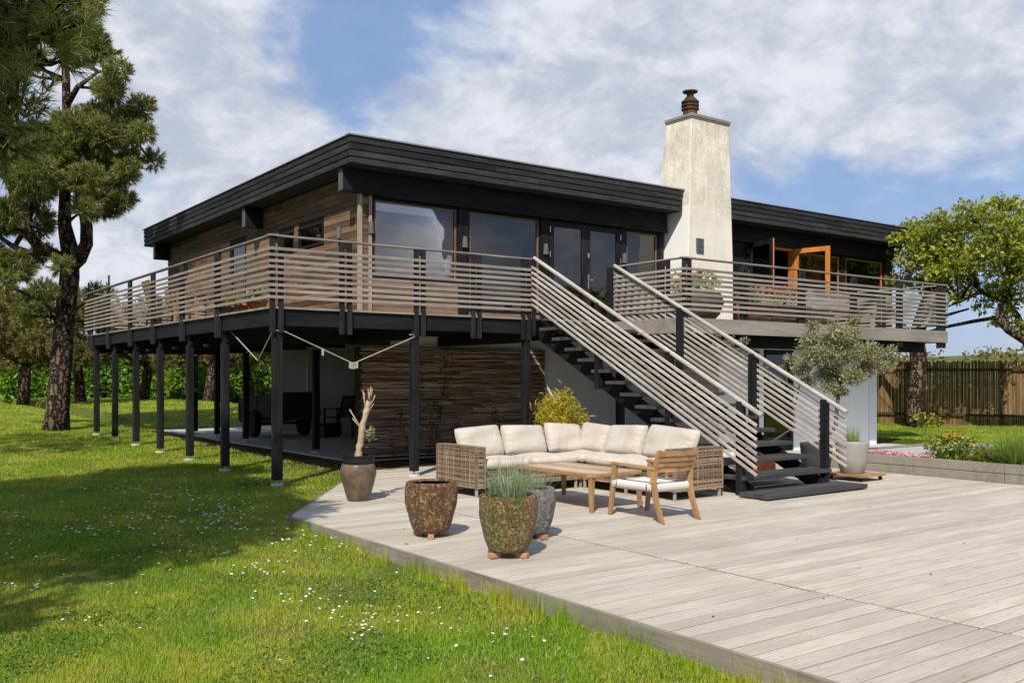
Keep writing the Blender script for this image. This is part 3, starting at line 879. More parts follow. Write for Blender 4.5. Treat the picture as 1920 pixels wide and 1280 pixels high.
# ------------------------------------------------------------------ balcony
balc = thing("balcony", "grey slatted balcony beside the staircase and in front of the white chimney", "balcony", (11.0, 10.45, 0))
BX0, BX1, BY0 = 11.06, 19.0, 10.45
mb = MB(); y = BY0 + .03
while y < YW - .05:
    mb.box(BX0 + .02, BX1 - .02, y, y + .115, ZF - .03, ZF - rr.uniform(0, .002)); y += .121
mb.build("floor_boards", M["greyslat"], balc)
box_parts("rim_board", M["rimgrey"], balc, [(BX0, 15.0, BY0 - .01, BY0 + .028, ZF - .25, ZF - .005), (15.003, BX1, BY0 - .01, BY0 + .028, ZF - .25, ZF - .005),
                                            (BX1 - .035, BX1 + .002, BY0 + .03, YW, ZF - .25, ZF - .005), (BX0, BX0 + .036, BY0 + .03, 12.1, ZF - .25, ZF - .005)], .003)
mb = MB()
x = 11.4
while x < 18.9: mb.box(x, x + .05, BY0 + .035, YW - .03, ZF - .24, ZF - .034); x += .6
for y in (10.9, 12.9): mb.box(11.2, 18.9, y, y + .1, ZF - .45, ZF - .245)
mb.build("joists", M["black_y"], balc)
for x in (11.35, 14.6):
    mb = MB(); mb.box(x - .06, x + .06, 12.2 if x < 13 else 11.86, 12.32 if x < 13 else 11.945, -.05, ZF - .455); mb.build("support_post", M["black_z"], balc, bevel=.008)
railing(balc, (BX0, BY0), (BX1, BY0), (0, -1), [.1, 1.5, 3.07, 4.65, 6.2, 7.72], "greyslat", .012)
railing(balc, (BX0, BY0), (BX0, 12.1), (-1, 0), [.45], "greyslat_y", -.01)
railing(balc, (BX1, BY0), (BX1, YW - .2), (1, 0), [.12, 1.5, 3.0], "greyslat_y", -.01)

# ------------------------------------------------------------------ staircase
st = thing("staircase", "open black wooden staircase with pale sloping slatted rails down to the patio", "staircase", (10.1, 7.4, 0))
zn = lambda Y: .07 + .5397 * (Y - 7.43)
for k in range(14):
    yf = 7.43 + .315 * k; z = .07 + .17 * k
    mb = MB()
    if k == 0:
        mb.box(9.08, 11.14, 7.22, 7.42, z - .055, z); mb.box(9.08, 11.14, 7.425, 7.66, z - .055, z - .001)
        mb.box(9.1, 9.25, 7.28, 7.6, -.0, z - .056); mb.box(10.98, 11.1, 7.28, 7.6, 0, z - .056)
    else:
        mb.box(9.24, 11.06, yf - .03, yf + .155, z - .05, z); mb.box(9.24, 11.06, yf + .160, yf + .36, z - .05, z - .001)
    mb.build("tread", M["tread"], st, bevel=.004)
hr = lambda Y: 1.05 + .5235 * (Y - 7.53)
for x in (9.40, 10.86):
    mb = MB(); ya, yb = 7.55, 12.1
    poly = [(x, ya, .0), (x, ya + .42, 0.0), (x, yb, zn(yb) - .50), (x, yb, zn(yb) - .16), (x, ya, zn(ya) - .13)]
    mb.prism(poly, (.055, 0, 0))
    for k in range(1, 14):
        yf = 7.43 + .315 * k; z = .07 + .17 * k
        mb.prism([(x - .06, yf + .03, z - .052), (x - .06, yf + .33, z - .052), (x - .06, yf + .33, z - .14), (x - .06, yf + .16, z - .16)], (.058, 0, 0))
    mb.build("stringer", M["black_y"], st, bevel=.003)
for x, sx in ((9.22, -1), (11.08, 1)):
    mb = MB(); rs = random.Random(int(x * 10))
    top = 12.06 if sx < 0 else 12.2
    for k in range(8):
        o = -.145 - k * .0872
        d0, d1 = rs.uniform(-.003, .003), rs.uniform(-.003, .003)
        mb.bar((x, 7.50, hr(7.50) + o + d0), (x, top, hr(top) + o + d1), .022, .036)
    mb.build("rail_slats", M["stairslat"], st, bevel=.003, seg=1)
    mb = MB(); mb.tube([(x - sx * .05, 7.46, hr(7.46)), (x - sx * .05, 12.06, hr(12.06))], .031, 14)
    mb.build("handrail", M["stairslat"], st, smooth=False)
    for yp in (7.8, 9.04, 10.5):
        mb = MB(); xx = x - sx * .062
        zb = 0.0 if yp < 8 and sx < 0 else zn(yp) - .42 if yp > 8 else .05
        mb.box(xx - .047, xx + .047, yp - .045, yp + .045, max(0, zb), hr(yp) - .01)
        mb.build("newel_post", M["black_z"], st, bevel=.004)
mb = MB(); mb.box(10.97, 11.055, 12.11, 12.2, ZF - .4, ZF + ZR - .016); mb.build("newel_post", M["black_z"], st, bevel=.004)
mb = MB(); mb.box(9.215, 9.26, 12.0, 12.06, ZF - .3, ZF + ZR - .016); mb.build("newel_post", M["black_z"], st, bevel=.004)

# ------------------------------------------------------------------ clothes lines
M["rope"] = plain("pale_rope", (.42, .38, .32), .9, .1)
M["peg"] = plain("pale_peg", (.55, .48, .38), .8, .1)
def sag(a, b, low, n=12):
    a, b, low = Vector(a), Vector(b), Vector(low)
    return [a + (low - a) * i / n for i in range(n)] + [low + (b - low) * i / n for i in range(n + 1)]
cl1 = thing("clothes_line", "pale washing line with pegs hung slack across the front terrace posts", "washing line", (6.4, 12.13, 1.8))
mb = MB(); mb.tube(sag((4.98, 12.14, 2.13), (7.1, 12.13, 2.10), (6.05, 12.12, 1.68)), .009, 6)
for x in (4.95, 7.1):
    mb.tube([(x + .075 * math.cos(a * .7), 12.21 + .075 * math.sin(a * .7), 2.12) for a in range(10)], .009, 6)
mb.build("rope", M["rope"], cl1, smooth=True)
for x, z in ((6.0, 1.66), (6.03, 1.655), (6.07, 1.655), (6.11, 1.665), (5.58, 1.84)):
    mb = MB(); mb.box(x - .011, x + .011, 12.11, 12.13, z - .05, z + .045); mb.build("clothes_peg", M["peg"], cl1)
cl2 = tag(MB().tube(sag((4.95, 14.2, 2.25), (4.92, 12.3, 2.12), (4.94, 12.9, 1.72)), .009, 6).build("clothes_line", M["rope"], loc=(4.94, 13, 1.7), smooth=True),
          "short slack washing line under the terrace's outer side, knotted round the corner post", "washing line")
# ------------------------------------------------------------------ corner sofa
M["wicker"] = wood("brown_wicker", (.13, .085, .05), (.36, .26, .175), "X", 30, .5, .6, .3, .3)
M["wickerdark"] = plain("wicker_shade_core", (.075, .05, .032), .9, .1)
M["sofaleg"] = plain("taupe_metal", (.40, .34, .27), .5, .4)
def fabric(name, c, c2):
    m, h = new_mat(name)
    co = h.n("ShaderNodeTexCoord").outputs["Object"]
    n = h.noise(co, 4, 4, .6)
    wv = h.noise(h.scale(co, (1, 1, 1)), 420, 2)
    wr = h.noise(h.scale(co, (1, 1, .45)), 9, 4, .55, .8)
    col = h.mix(h.ramp(n, .3, .7), c4(c2), c4(c))
    p = finish(h, col, .9, .15, 0, h.math("ADD", h.math("MULTIPLY", wr, 1.6), h.math("MULTIPLY", wv, .1)), .5, .022)
    p.inputs["Sheen Weight"].default_value = .2
    return m
M["cushion"] = fabric("sand_cushion_fabric", (.56, .51, .44), (.48, .43, .365))
M["seatpad"] = fabric("cream_seat_fabric", (.60, .54, .46), (.52, .46, .39))

def weave(mm, o, a, b, la, lb, rr, t=.006, sa=.0125, sb=.023):
    """woven panel: strands along a (stacked in b) and along b (stacked in a), on plane through o"""
    o, a, b = Vector(o), Vector(a).normalized(), Vector(b).normalized(); n = a.cross(b)
    s = .006; k = 0
    while s < lb:
        if k % 5 != 4:
            w_ = rr.uniform(.009, .013); p = o + b * s + n * rr.uniform(-.002, .002)
            mm.bar(p, p + a * la, t, w_, b)
        s += sa * rr.uniform(.85, 1.15); k += 1
    s = .006; k = 0
    while s < la:
        w_ = rr.uniform(.008, .012); p = o + a * s + n * (.005 if k % 2 else -.004)
        if k % 4 != 3: mm.bar(p, p + b * lb, t, w_, a)
        s += sb * rr.uniform(.8, 1.2); k += 1

sofa = thing("corner_sofa", "brown wicker corner sofa with cream seat pads on the patio", "sofa", (7.9, 9.6, 0))
rr = random.Random(4)
def wick_block(name, x0, x1, y0, y1, z0, z1):
    mm = MB()
    for y, sg in ((y0, 1), (y1, -1)): weave(mm, (x0, y, z0), (1, 0, 0), (0, 0, 1), x1 - x0, z1 - z0, rr)
    for x in (x0, x1): weave(mm, (x, y0, z0), (0, 1, 0), (0, 0, 1), y1 - y0, z1 - z0, rr)
    if z1 > .5: weave(mm, (x0, y0, z1), (1, 0, 0), (0, 1, 0), x1 - x0, y1 - y0, rr, sa=.012, sb=.012)
    for x in (x0, x1):
        for y in (y0, y1): mm.box(x - .011, x + .011, y - .011, y + .011, z0 - .01, z1 + .008)
    for z in (z0, z1):
        for y in (y0, y1): mm.bar((x0, y, z), (x1, y, z), .02, .016)
        for x in (x0, x1): mm.bar((x, y0, z), (x, y1, z), .018, .018)
    p = mm.build(name, M["wicker"], sofa)
    mc = MB(); e = .014; mc.box(x0 + e, x1 - e, y0 + e, y1 - e, z0 + e, z1 - e); mc.build("shade_core", M["wickerdark"], p)  # dark box paints the shade behind the open weave
wick_block("armrest", 6.43, 6.56, 9.54, 10.45, .12, .615)
wick_block("armrest", 8.15, 9.0, 7.86, 7.99, .12, .615)
wick_block("backrest", 6.58, 9.0, 10.36, 10.45, .12, .60)
wick_block("backrest", 8.91, 9.0, 8.01, 10.34, .12, .60)
wick_block("seat_base", 6.58, 8.14, 9.58, 10.34, .13, .31)
wick_block("seat_base", 8.17, 8.90, 8.01, 9.56, .13, .31)
wick_block("seat_base", 8.17, 8.90, 9.59, 10.34, .13, .31)
for (x, y) in ((6.45, 9.56), (6.45, 10.42), (8.08, 9.60), (8.18, 9.62), (8.18, 9.53), (8.18, 7.88), (8.97, 7.88), (8.97, 10.42), (7.4, 10.42), (7.36, 9.61), (8.19, 8.74), (8.97, 9.0)):
    mb = MB(); mb.box(x - .014, x + .014, y - .014, y + .014, .012, .125); mb.box(x - .017, x + .017, y - .017, y + .017, 0, .012)
    mb.build("leg", M["sofaleg"], sofa)
def pad_mesh(w_, d_, t_, nu=14, nv=14, puff=.5, seed=0, pinch=.0):
    """soft cushion centred on the origin, lying flat: w along x, d along y, thickness t"""
    rq = random.Random(seed); vs = []; fs = []
    ph = [rq.uniform(0, 6.28) for _ in range(6)]
    for side in (1, -1):
        for j in range(nv + 1):
            for i in range(nu + 1):
                a = -1 + 2 * i / nu; b = -1 + 2 * j / nv
                e = (1 - abs(a) ** 5) * (1 - abs(b) ** 5)
                prof = max(0.0, e) ** puff
                rc = 1 - .05 * (abs(a) * abs(b)) ** 4
                sx = rc * a * w_ / 2 * (1 - pinch * (1 - abs(b) ** 2) * abs(a)); sy = rc * b * d_ / 2 * (1 - pinch * (1 - abs(a) ** 2) * abs(b))
                wav = .010 * math.sin(3.1 * a + ph[0] + 1.3 * b) + .007 * math.sin(5.3 * b + ph[1] - 2 * a)
                edge = max(0, abs(a) - .62) * .022 * math.sin(17 * b + ph[2] + 2 * a) + max(0, abs(b) - .68) * .018 * math.sin(15 * a + ph[3]) + .006 * math.sin(7 * (a + b) + ph[4]) * max(0, abs(a * b))
                vs.append((sx, sy, side * (t_ / 2 * prof) + prof * (wav + edge) * (1 if side > 0 else .3)))
    n1 = (nu + 1) * (nv + 1)
    for s in (0, 1):
        for j in range(nv):
            for i in range(nu):
                q = s * n1 + j * (nu + 1) + i
                f = (q, q + 1, q + nu + 2, q + nu + 1)
                fs.append(f if s == 0 else f[::-1])
    return vs, fs
def place(vs, M4): return [tuple(M4 @ Vector(p)) for p in vs]
def soft(name, mat, M4, w_, d_, t_, parent=None, seed=0, puff=.5, pinch=0.0, loc=None):
    vs, fs = pad_mesh(w_, d_, t_, 30, 30, puff, seed, pinch)
    mm = MB(); mm.add(place(vs, M4), fs)
    me_o = mm.build(name, mat, parent, smooth=True, loc=loc)
    bm = bmesh.new(); bm.from_mesh(me_o.data); bmesh.ops.remove_doubles(bm, verts=bm.verts, dist=.0005)
    bmesh.ops.recalc_face_normals(bm, faces=bm.faces); bm.to_mesh(me_o.data); bm.free()
    for p in me_o.data.polygons: p.use_smooth = True
    if puff > .3:                                   # the seam cord round a back cushion
        n = 30; ring = [(i, 0) for i in range(n)] + [(n, j) for j in range(n)] + [(n - i, n) for i in range(n)] + [(0, n - j) for j in range(n)]
        pts = place([vs[j * (n + 1) + i] for i, j in ring] + [vs[0]], M4)
        MB().tube(pts, .0055, 5, False).build("piping", mat, me_o, smooth=True)
    return me_o
T = Matrix.Translation
for i, (x, y, w_, d_) in enumerate(((6.96, 9.95, .79, .80), (7.75, 9.95, .78, .80), (8.53, 9.95, .76, .80), (8.53, 9.17, .76, .77), (8.53, 8.39, .76, .78))):
    soft("seat_cushion", M["seatpad"], T((x, y, .385)), w_, d_, .135, sofa, i, .22)
cl = ["on the sofa's left wing beside the left wicker armrest", "between two others on the sofa's left wing",
      "on the sofa's left wing, next to the corner", "on the sofa's right wing, next to the corner",
      "in the middle of the sofa's right wing", "at the right end of the sofa, above the armchair's back"]
spec = [((6.93, 10.20), 0, .70, -3), ((7.66, 10.20), 0, .71, 2), ((8.36, 10.19), 0, .64, 4), ((8.74, 9.97), -90, .62, 3), ((8.75, 9.33), -90, .72, -2), ((8.75, 8.50), -90, .88, 3)]
for i, ((x, y), rz, w_, tw) in enumerate(spec):
    M4 = T((x, y, .632)) @ Matrix.Rotation(R(rz), 4, "Z") @ Matrix.Rotation(R(tw), 4, "Y") @ Matrix.Rotation(R(69), 4, "X")
    o = soft("back_cushion", M["cushion"], M4, w_, (.43, .42, .43, .41, .43, .45)[i], (.19, .22, .2, .18, .22, .21)[i], None, 20 + i, .5, .02, loc=(x, y, .45))
    tag(o, "plump sand coloured back cushion " + cl[i], "cushion", "back cushions of the corner sofa")

# ------------------------------------------------------------------ coffee table
tab = thing("coffee_table", "low rectangular teak coffee table with cut corners in front of the sofa", "table", (7.13, 8.46, 0))
tx0, tx1, ty0, ty1, tz, cc = 6.72, 7.55, 7.72, 9.2, .42, .07
mb = MB()
out8 = lambda e, z: [(tx0 + e + cc, ty0 + e, z), (tx1 - e - cc, ty0 + e, z), (tx1 - e, ty0 + e + cc, z), (tx1 - e, ty1 - e - cc, z),
                     (tx1 - e - cc, ty1 - e, z), (tx0 + e + cc, ty1 - e, z), (tx0 + e, ty1 - e - cc, z), (tx0 + e, ty0 + e + cc, z)]
a8, b8 = out8(0, tz - .035), out8(.075, tz - .035)
for i in range(8):
    j = (i + 1) % 8
    mb.hexa([a8[i], a8[j], b8[j], b8[i]] + [(p[0], p[1], tz) for p in (a8[i], a8[j], b8[j], b8[i])])
mb.build("table_edge", M["teak_y"], tab, bevel=.003)
mb = MB(); x = tx0 + .08
while x < tx1 - .09:
    q = min(x + .083, tx1 - .078); mb.box(x, q - .003, ty0 + .09, ty1 - .09, tz - .032, tz - .001); x += .083
mb.box(tx0 + .078, tx1 - .078, ty0 + .077, ty0 + .088, tz - .03, tz - .002); mb.box(tx0 + .078, tx1 - .078, ty1 - .088, ty1 - .077, tz - .03, tz - .002)
mb.build("table_top", M["teaktop"], tab, bevel=.002, seg=1)
for sx, sy in ((0, 0), (1, 0), (0, 1), (1, 1)):
    x = (tx0 + .065, tx1 - .065)[sx]; y = (ty0 + .07, ty1 - .07)[sy]
    mb = MB(); mb.bar((x + (.02 if sx else -.02), y + (.02 if sy else -.02), 0), (x, y, tz - .036), .042, .042, (0, 1, 0), .06, .06)
    mb.build("leg", M["teak_z"], tab, bevel=.008)

# ------------------------------------------------------------------ arm chair
chair = thing("armchair", "low teak armchair with white corded seat, seen from behind at the coffee table", "armchair", (7.11, 7.15, 0))
xl, xr_ = 6.845, 7.375
for x in (xl, xr_):
    mb = MB(); dx = -.012 if x < 7 else .012
    mb.bar((x + dx, 7.54, 0), (x, 7.47, .545), .042, .044, (0, 1, 0), .05, .06); mb.build("front_leg", M["teak_z"], chair, bevel=.008)
    mb = MB()
    prof = [(6.765, 0, .04), (6.85, .20, .05), (6.895, .40, .058), (6.88, .52, .055), (6.80, .74, .036)]
    for (ya, za, wa), (yb, zb, wb) in zip(prof, prof[1:]):
        mb.hexa([(x - .021, ya - wa / 2, za), (x + .021, ya - wa / 2, za), (x + .021, ya + wa / 2, za), (x - .021, ya + wa / 2, za),
                 (x - .021, yb - wb / 2, zb), (x + .021, yb - wb / 2, zb), (x + .021, yb + wb / 2, zb), (x - .021, yb + wb / 2, zb)])
    mb.build("back_leg", M["teak_z"], chair)
    mb = MB(); mb.bar((x, 6.86, .545), (x, 7.52, .562), .056, .030); mb.build("armrest", M["teak_y"], chair, bevel=.008)
    mb = MB(); mb.bar((x, 6.9, .33), (x, 7.49, .345), .026, .06); mb.build("side_rail", M["teak_y"], chair, bevel=.004)
for y, z in ((6.9, .33), (7.48, .345)):
    mb = MB(); mb.bar((xl, y, z), (xr_, y, z), .026, .055); mb.build("cross_rail", M["teak"], chair, bevel=.004)
mb = MB()
for k in range(4):
    z = .535 + .056 * k; yc = 6.868 - .068 * k / 3.2
    pts = [(xl + (xr_ - xl) * i / 8, yc - .032 * math.sin(math.pi * i / 8)) for i in range(9)]
    for (xa, ya), (xb, yb) in zip(pts, pts[1:]):
        mb.hexa([(xa, ya - .011, z - .0262), (xb, yb - .011, z - .0262), (xb, yb + .011, z - .0262), (xa, ya + .011, z - .0262),
                 (xa, ya - .018, z + .0262), (xb, yb - .018, z + .0262), (xb, yb + .004, z + .0262), (xa, ya + .004, z + .0262)])
mb.build("backrest", M["teak"], chair)
M["cord"] = plain("white_seat_cord", (.66, .645, .60), .8, .2, 0, .06, 60)
M["cordgrey"] = plain("grey_seat_cord", (.06, .065, .07), .8, .2)
mb = MB(); mb2 = MB(); n = 46
for i in range(n):
    y = 6.90 + (7.50 - 6.90) * (i + .5) / n
    r_ = .0062
    dip = lambda t: .385 - .016 * math.sin(math.pi * t) 
    pts = [(xl - .026, y, .315)] + [(xl - .024, y, .378)] + [(xl + (xr_ - xl) * t, y, dip(t) + .002 * (i % 2)) for t in (.05, .2, .4, .6, .8, .95)] + [(xr_ + .024, y, .378), (xr_ + .026, y, .315)]
    (mb2 if i in (5, 40) else mb).tube(pts, r_, 5)
for i in range(40):
    x = xl + (xr_ - xl) * (i + .5) / 40
    tt = (x - xl) / (xr_ - xl)
    for yy, dd in ((6.885, -1), (7.497, 1)):
        mb.tube([(x, yy - .0, .305), (x, yy - .003 + .003 * (dd > 0), .372), (x, yy + .03 * (1 if dd < 0 else -1), .386)], .0062, 5)
for x in (xl + .07, xr_ - .07):
    mb2.tube([(x, 6.90 + .6 * t, .394 - .016 * math.sin(math.pi * .13) ) for t in (0, .25, .5, .75, 1)], .007, 5)
mb.build("seat", M["cord"], chair, smooth=True); mb2.build("seat_stripe", M["cordgrey"], chair, smooth=True)
mb = MB(); mb.box(xl, xr_, 6.91, 7.49, .30, .355); mb.build("seat_base", M["cord"], chair)

# ------------------------------------------------------------------ pots
def glaze(name, c1, c2, c3, scale=14, rough=.35, hole=(.03, .02, .012)):
    m, h = new_mat(name)
    co = h.n("ShaderNodeTexCoord").outputs["Object"]
    st_ = h.scale(co, (1, 1, .4)); n1 = h.noise(st_, scale * .2, 5, .7, .8); n2 = h.noise(co, scale, 6, .7, .5)
    n3 = h.noise(h.vmath("ADD", co, (3, 1, 7)), scale * 1.5, 5, .65, .8)
    col = h.mix(h.ramp(n1, .42, .6), c4(c1), c4(c2))
    col = h.mix(h.ramp(n2, .50, .60), col, c4(c3))
    col = h.mix(h.ramp(n3, .58, .66), col, c4(hole))
    rg = h.ramp(n2, .3, .7, rough, rough + .35)
    finish(h, col, rg, .5, 0, h.math("ADD", n2, h.math("MULTIPLY", n3, -1.2)), 1.0, .035)
    return m
M["rustglaze"] = glaze("rust_brown_glaze", (.115, .058, .024), (.24, .085, .026), (.42, .33, .17), 32, .5, (.045, .025, .016))
M["greenglaze"] = glaze("green_rust_glaze", (.115, .110, .024), (.24, .115, .032), (.40, .35, .155), 30, .32, (.03, .022, .012))
M["greyglaze"] = glaze("grey_crackled_glaze", (.16, .145, .125), (.23, .21, .185), (.36, .34, .31), 22, .5, (.09, .08, .07))
M["brownjar"] = plain("brown_stoneware", (.18, .122, .075), .38, .5, 0, .25, 7, .3, (.085, .056, .038))
M["terracotta"] = plain("terracotta", (.42, .15, .06), .8, .2, 0, .12, 8)
M["terrafoot"] = plain("terracotta_foot", (.50, .28, .15), .8, .2)
M["greypot"] = plain("grey_fibre_pot", (.36, .345, .32), .75, .25, 0, .1, 4)
M["darkpot"] = plain("dark_grey_pot", (.06, .06, .062), .6, .3)
M["blackpot"] = plain("black_plastic_pot", (.014, .014, .016), .45, .4)

def pot(name, label, x, y, prof, mat, rim_in, soil_z, z0=0.0, feet=0, foot_mat="terrafoot", rot=0.0, footr=.13, fz=.05):
    t = thing(name, label, "plant pot", (x, y, z0))
    zb = z0 + (fz if feet else 0)
    mm = MB()
    rmax, ztop = prof[-1]
    full = [(0.001, prof[0][1])] + prof + [(rmax - .012, ztop + .006), (rmax - rim_in, ztop - .004), (rmax - rim_in - .01, soil_z - .02)]
    mm.lathe(full, 64, (x, y, zb))
    if "glaze" in mat:
        mm.v = [tuple(Vector(p) + Vector((p[0] - x, p[1] - y, 0)) * (.035 * mnoise.noise(Vector(p) * 11) + .02 * mnoise.noise(Vector(p) * 31))) for p in mm.v]
    o = mm.build("body", M[mat], t, smooth=True)
    mi = MB(); ri = rmax - rim_in - .004; mi.lathe([(ri, ztop - .012), (ri - .008, soil_z - .03), (ri - .012, soil_z - .03), (ri - .004, ztop - .012)], 40, (x, y, zb)); mi.build("dark_inner_ring", M["soil"], t, smooth=True)  # ring below the rim, darker than the pot's body
    ms = MB(); ms.lathe([(0.001, soil_z + .008), (rmax * .5, soil_z + .004), (rmax - rim_in - .002, soil_z)], 24, (x, y, zb)); ms.build("soil", M["soil"], t)
    for k in range(feet):
        a = rot + 2 * math.pi * k / feet
        mf = MB(); c = Vector((x + footr * math.cos(a), y + footr * math.sin(a), z0)); dr = Vector((math.cos(a), math.sin(a), 0))
        mf.bar(c - dr * .05 + Vector((0, 0, .026)), c + dr * .055 + Vector((0, 0, .02)), .045, .05, (0, 0, 1), .06, .04)
        mf.build("foot", M[foot_mat], t, bevel=.006)
    return t
def urn(r, h_):
    key = [(.58, 0), (.66, .02), (.80, .2), (.92, .42), (.99, .66), (1, .80), (.99, .9), (.955, .975), (.94, 1)]
    return [(r * np.interp(t, [k[1] for k in key], [k[0] for k in key]), h_ * t) for t in np.linspace(0, 1, 26)]
pot("plant_pot", "rust brown mottled glazed pot on clay feet, nearly bare of plants", 4.56, 7.52, urn(.248, .46), "rustglaze", .035, .38, 0, 3, rot=R(-122))
pot("plant_pot", "green and rust mottled glazed pot full of blue green grass, nearest the lawn", 4.57, 6.30, urn(.246, .465), "greenglaze", .035, .40, 0, 3, rot=R(-66))
pot("plant_pot", "grey crackled pot half hidden behind the green glazed pot", 5.28, 6.88, urn(.205, .42), "greyglaze", .03, .35, 0, 3, rot=R(-80), footr=.1, fz=.045)
jar = thing("plant_pot", "brown stoneware jar with a black inner pot, on the patio's far left corner", "plant pot", (5.16, 10.2, 0))
mb = MB(); H_ = .44
mb.lathe([(.001, 0), (.125, 0), (.135, .015), (.165, .12), (.20, .25), (.217, .33), (.215, .39), (.20, .43), (.196, .445), (.17, .445), (.165, .40)], 48, (5.16, 10.2, 0))
mb.build("body", M["brownjar"], jar, smooth=True)
mb = MB(); mb.lathe([(.15, .40), (.182, .45), (.19, .475), (.192, .53), (.205, .532), (.207, .548), (.185, .55), (.18, .50)], 40, (5.16, 10.2, 0)); mb.build("inner_pot", M["blackpot"], jar)
mb = MB(); mb.lathe([(.001, .51), (.185, .505)], 24, (5.16, 10.2, 0)); mb.build("soil", M["soil"], jar)

# dead trunk standing in the jar
M["deadwood"] = wood("pale_dead_wood", (.26, .18, .11), (.50, .38, .26), "Z", 30, .2, .8, .2, .4)
dt = thing("dead_tree", "bare pale trunk with short dead twigs standing in the brown jar", "dead tree", (5.16, 10.2, .51))
b0 = Vector((5.16, 10.2, .50))
side = at(1, 0) - at(0, 0)
def off(du, dz, dd=0.0): return b0 + Vector((side.x * du, side.y * du, dz)) + (at(0, 1) - at(0, 0)) * dd
mb = MB()
kp = [off(0, 0), off(.0, .1), off(.028, .22, .01), off(.045, .36), off(.075, .49, -.01), off(.10, .60), off(.125, .70, .02)]; kr = [.05, .038, .037, .042, .029, .032, .036]
mb.tube([kp[int(t)].lerp(kp[min(6, int(t) + 1)], t % 1) for t in np.linspace(0, 6, 37)], [float(np.interp(t, range(7), kr)) for t in np.linspace(0, 6, 37)], 14)
mb.v = [tuple(Vector(p) + Vector((mnoise.noise(Vector(p) * 19), mnoise.noise(Vector(p) * 19 + Vector((7, 3, 1))), 0)) * .016) for p in mb.v]
mb.build("trunk", M["deadwood"], dt, smooth=True)
mb = MB(); rr = random.Random(6)
for (s, e, r0) in ((off(.05, .33), off(-.10, .60, -.03), .012), (off(.06, .34), off(-.075, .49, .02), .011), (off(.10, .58), off(.055, .83, 0), .013), (off(.115, .65), off(.115, .85, .02), .012),
                   (off(.125, .68), off(.17, .85, -.01), .013), (off(.12, .61), off(.20, .77, .02), .012), (off(.09, .54), off(.19, .67, -.02), .010), (off(.12, .68), off(.145, .87, .05), .011), (off(.10, .60), off(.08, .80, -.05), .010), (off(.125, .70), off(.14, .8, -.04), .016)):
    m_ = (s + e) / 2 + Vector((rr.uniform(-.012, .012), rr.uniform(-.012, .012), rr.uniform(-.01, .01)))
    mb.tube([s, m_, e], [r0, r0 * .8, r0 * .6], 7)
mb.build("twigs", M["deadwood"], dt, smooth=True)

# big tapered pots, dolly, planter beside the stairs
dol = thing("plant_dolly", "low wooden plant dolly on castors under the tall grey pot", "dolly", (12.0, 8.0, 0))
mb = MB(); 
for k in range(4): mb.box(11.74 + .15 * k, 11.74 + .15 * k + .143, 7.70, 8.30, .065, .095)
mb.build("platform", M["teak_y"], dol, bevel=.003)
for x, y in ((11.8, 7.76), (12.28, 7.76), (11.8, 8.24), (12.28, 8.24)):
    mb = MB(); mb.tube([(x - .012, y, .03), (x + .012, y, .03)], .028, 12); mb.box(x - .018, x + .018, y - .016, y + .016, .04, .064); mb.build("castor", M["blackmetal"], dol)
taper = lambda r0, r1, h_: [(r0, 0), (r0 + .015, .01), ((r0 + r1) / 2 + .018, h_ * .45), (r1, h_ * .93), (r1 + .004, h_)]
pot("tall_pot", "tall tapered pale grey pot on the wooden dolly right of the staircase", 12.0, 8.03, taper(.15, .235, .46), "greypot", .03, .43, .096)
pot("tall_pot", "dark grey tapered pot behind the staircase's foot, an olive tree in it", 12.15, 8.75, taper(.16, .24, .48), "darkpot", .03, .44, 0)
pl = thing("clay_planter", "square orange clay planter behind the lower steps", "planter", (12.0, 9.75, 0))
mb = MB()
for (a, b, z0, z1) in ((.20, .22, 0, .26), (.25, .25, .26, .31)):
    mb.hexa([(12.0 - a, 9.75 - a, z0), (12 + a, 9.75 - a, z0), (12 + a, 9.75 + a, z0), (12 - a, 9.75 + a, z0),
             (12.0 - b, 9.75 - b, z1), (12 + b, 9.75 - b, z1), (12 + b, 9.75 + b, z1), (12 - b, 9.75 + b, z1)])
mb.build("body", M["terracotta"], pl, bevel=.008)
mb = MB(); mb.box(11.79, 12.21, 9.54, 9.96, .30, .314); mb.build("soil", M["soil"], pl)

# ------------------------------------------------------------------ raised bed kerb on the right
bx = 13.31
for i, (ya, yb) in enumerate(((7.868, 9.25), (6.50, 7.86), (5.13, 6.492), (3.76, 5.122))):
    k = thing("kerb_block", ["two course grey concrete kerb block topped with pink flowers, nearest the tall grey pot",
                             "middle two course grey concrete kerb block below the yellow leaved shrub",
                             "two course grey concrete kerb block at the picture's right edge, below the long grass",
                             "two course grey concrete kerb block out past the right edge"][i], "kerb block", (bx, (ya + yb) / 2, 0), "concrete blocks along the flower bed")
    mb = MB(); mb.box(bx, bx + .16, ya, yb, -.1, .128); mb.build("lower_course", M["concrete"], k, bevel=.006)
    mb = MB(); mb.box(bx - .006, bx + .16, ya, yb, .134, .262); mb.build("upper_course", M["concrete"], k, bevel=.006)
k = thing("kerb_block", "concrete kerb return running back from the pink flowers", "kerb block", (14, 9.35, 0), "concrete blocks along the flower bed")
mb = MB(); mb.box(bx, 17.5, 9.256, 9.42, -.1, .128); mb.build("lower_course", M["concrete"], k, bevel=.006)
mb = MB(); mb.box(bx, 17.5, 9.256, 9.42, .134, .262); mb.build("upper_course", M["concrete"], k, bevel=.006)
mb = MB(); mb.box(bx + .162, 17.0, 1.0, 9.25, -.1, .21)
structure(mb.build("flower_bed", M["soil"]))
M["gravel"] = plain("pale_gravel", (.55, .53, .49), .9, .1, 0, .2, 60, 1.0)
mb = MB(); mb.box(13.6, 17.2, 8.45, 9.20, .1, .245); structure(mb.build("gravel_strip", M["gravel"]))

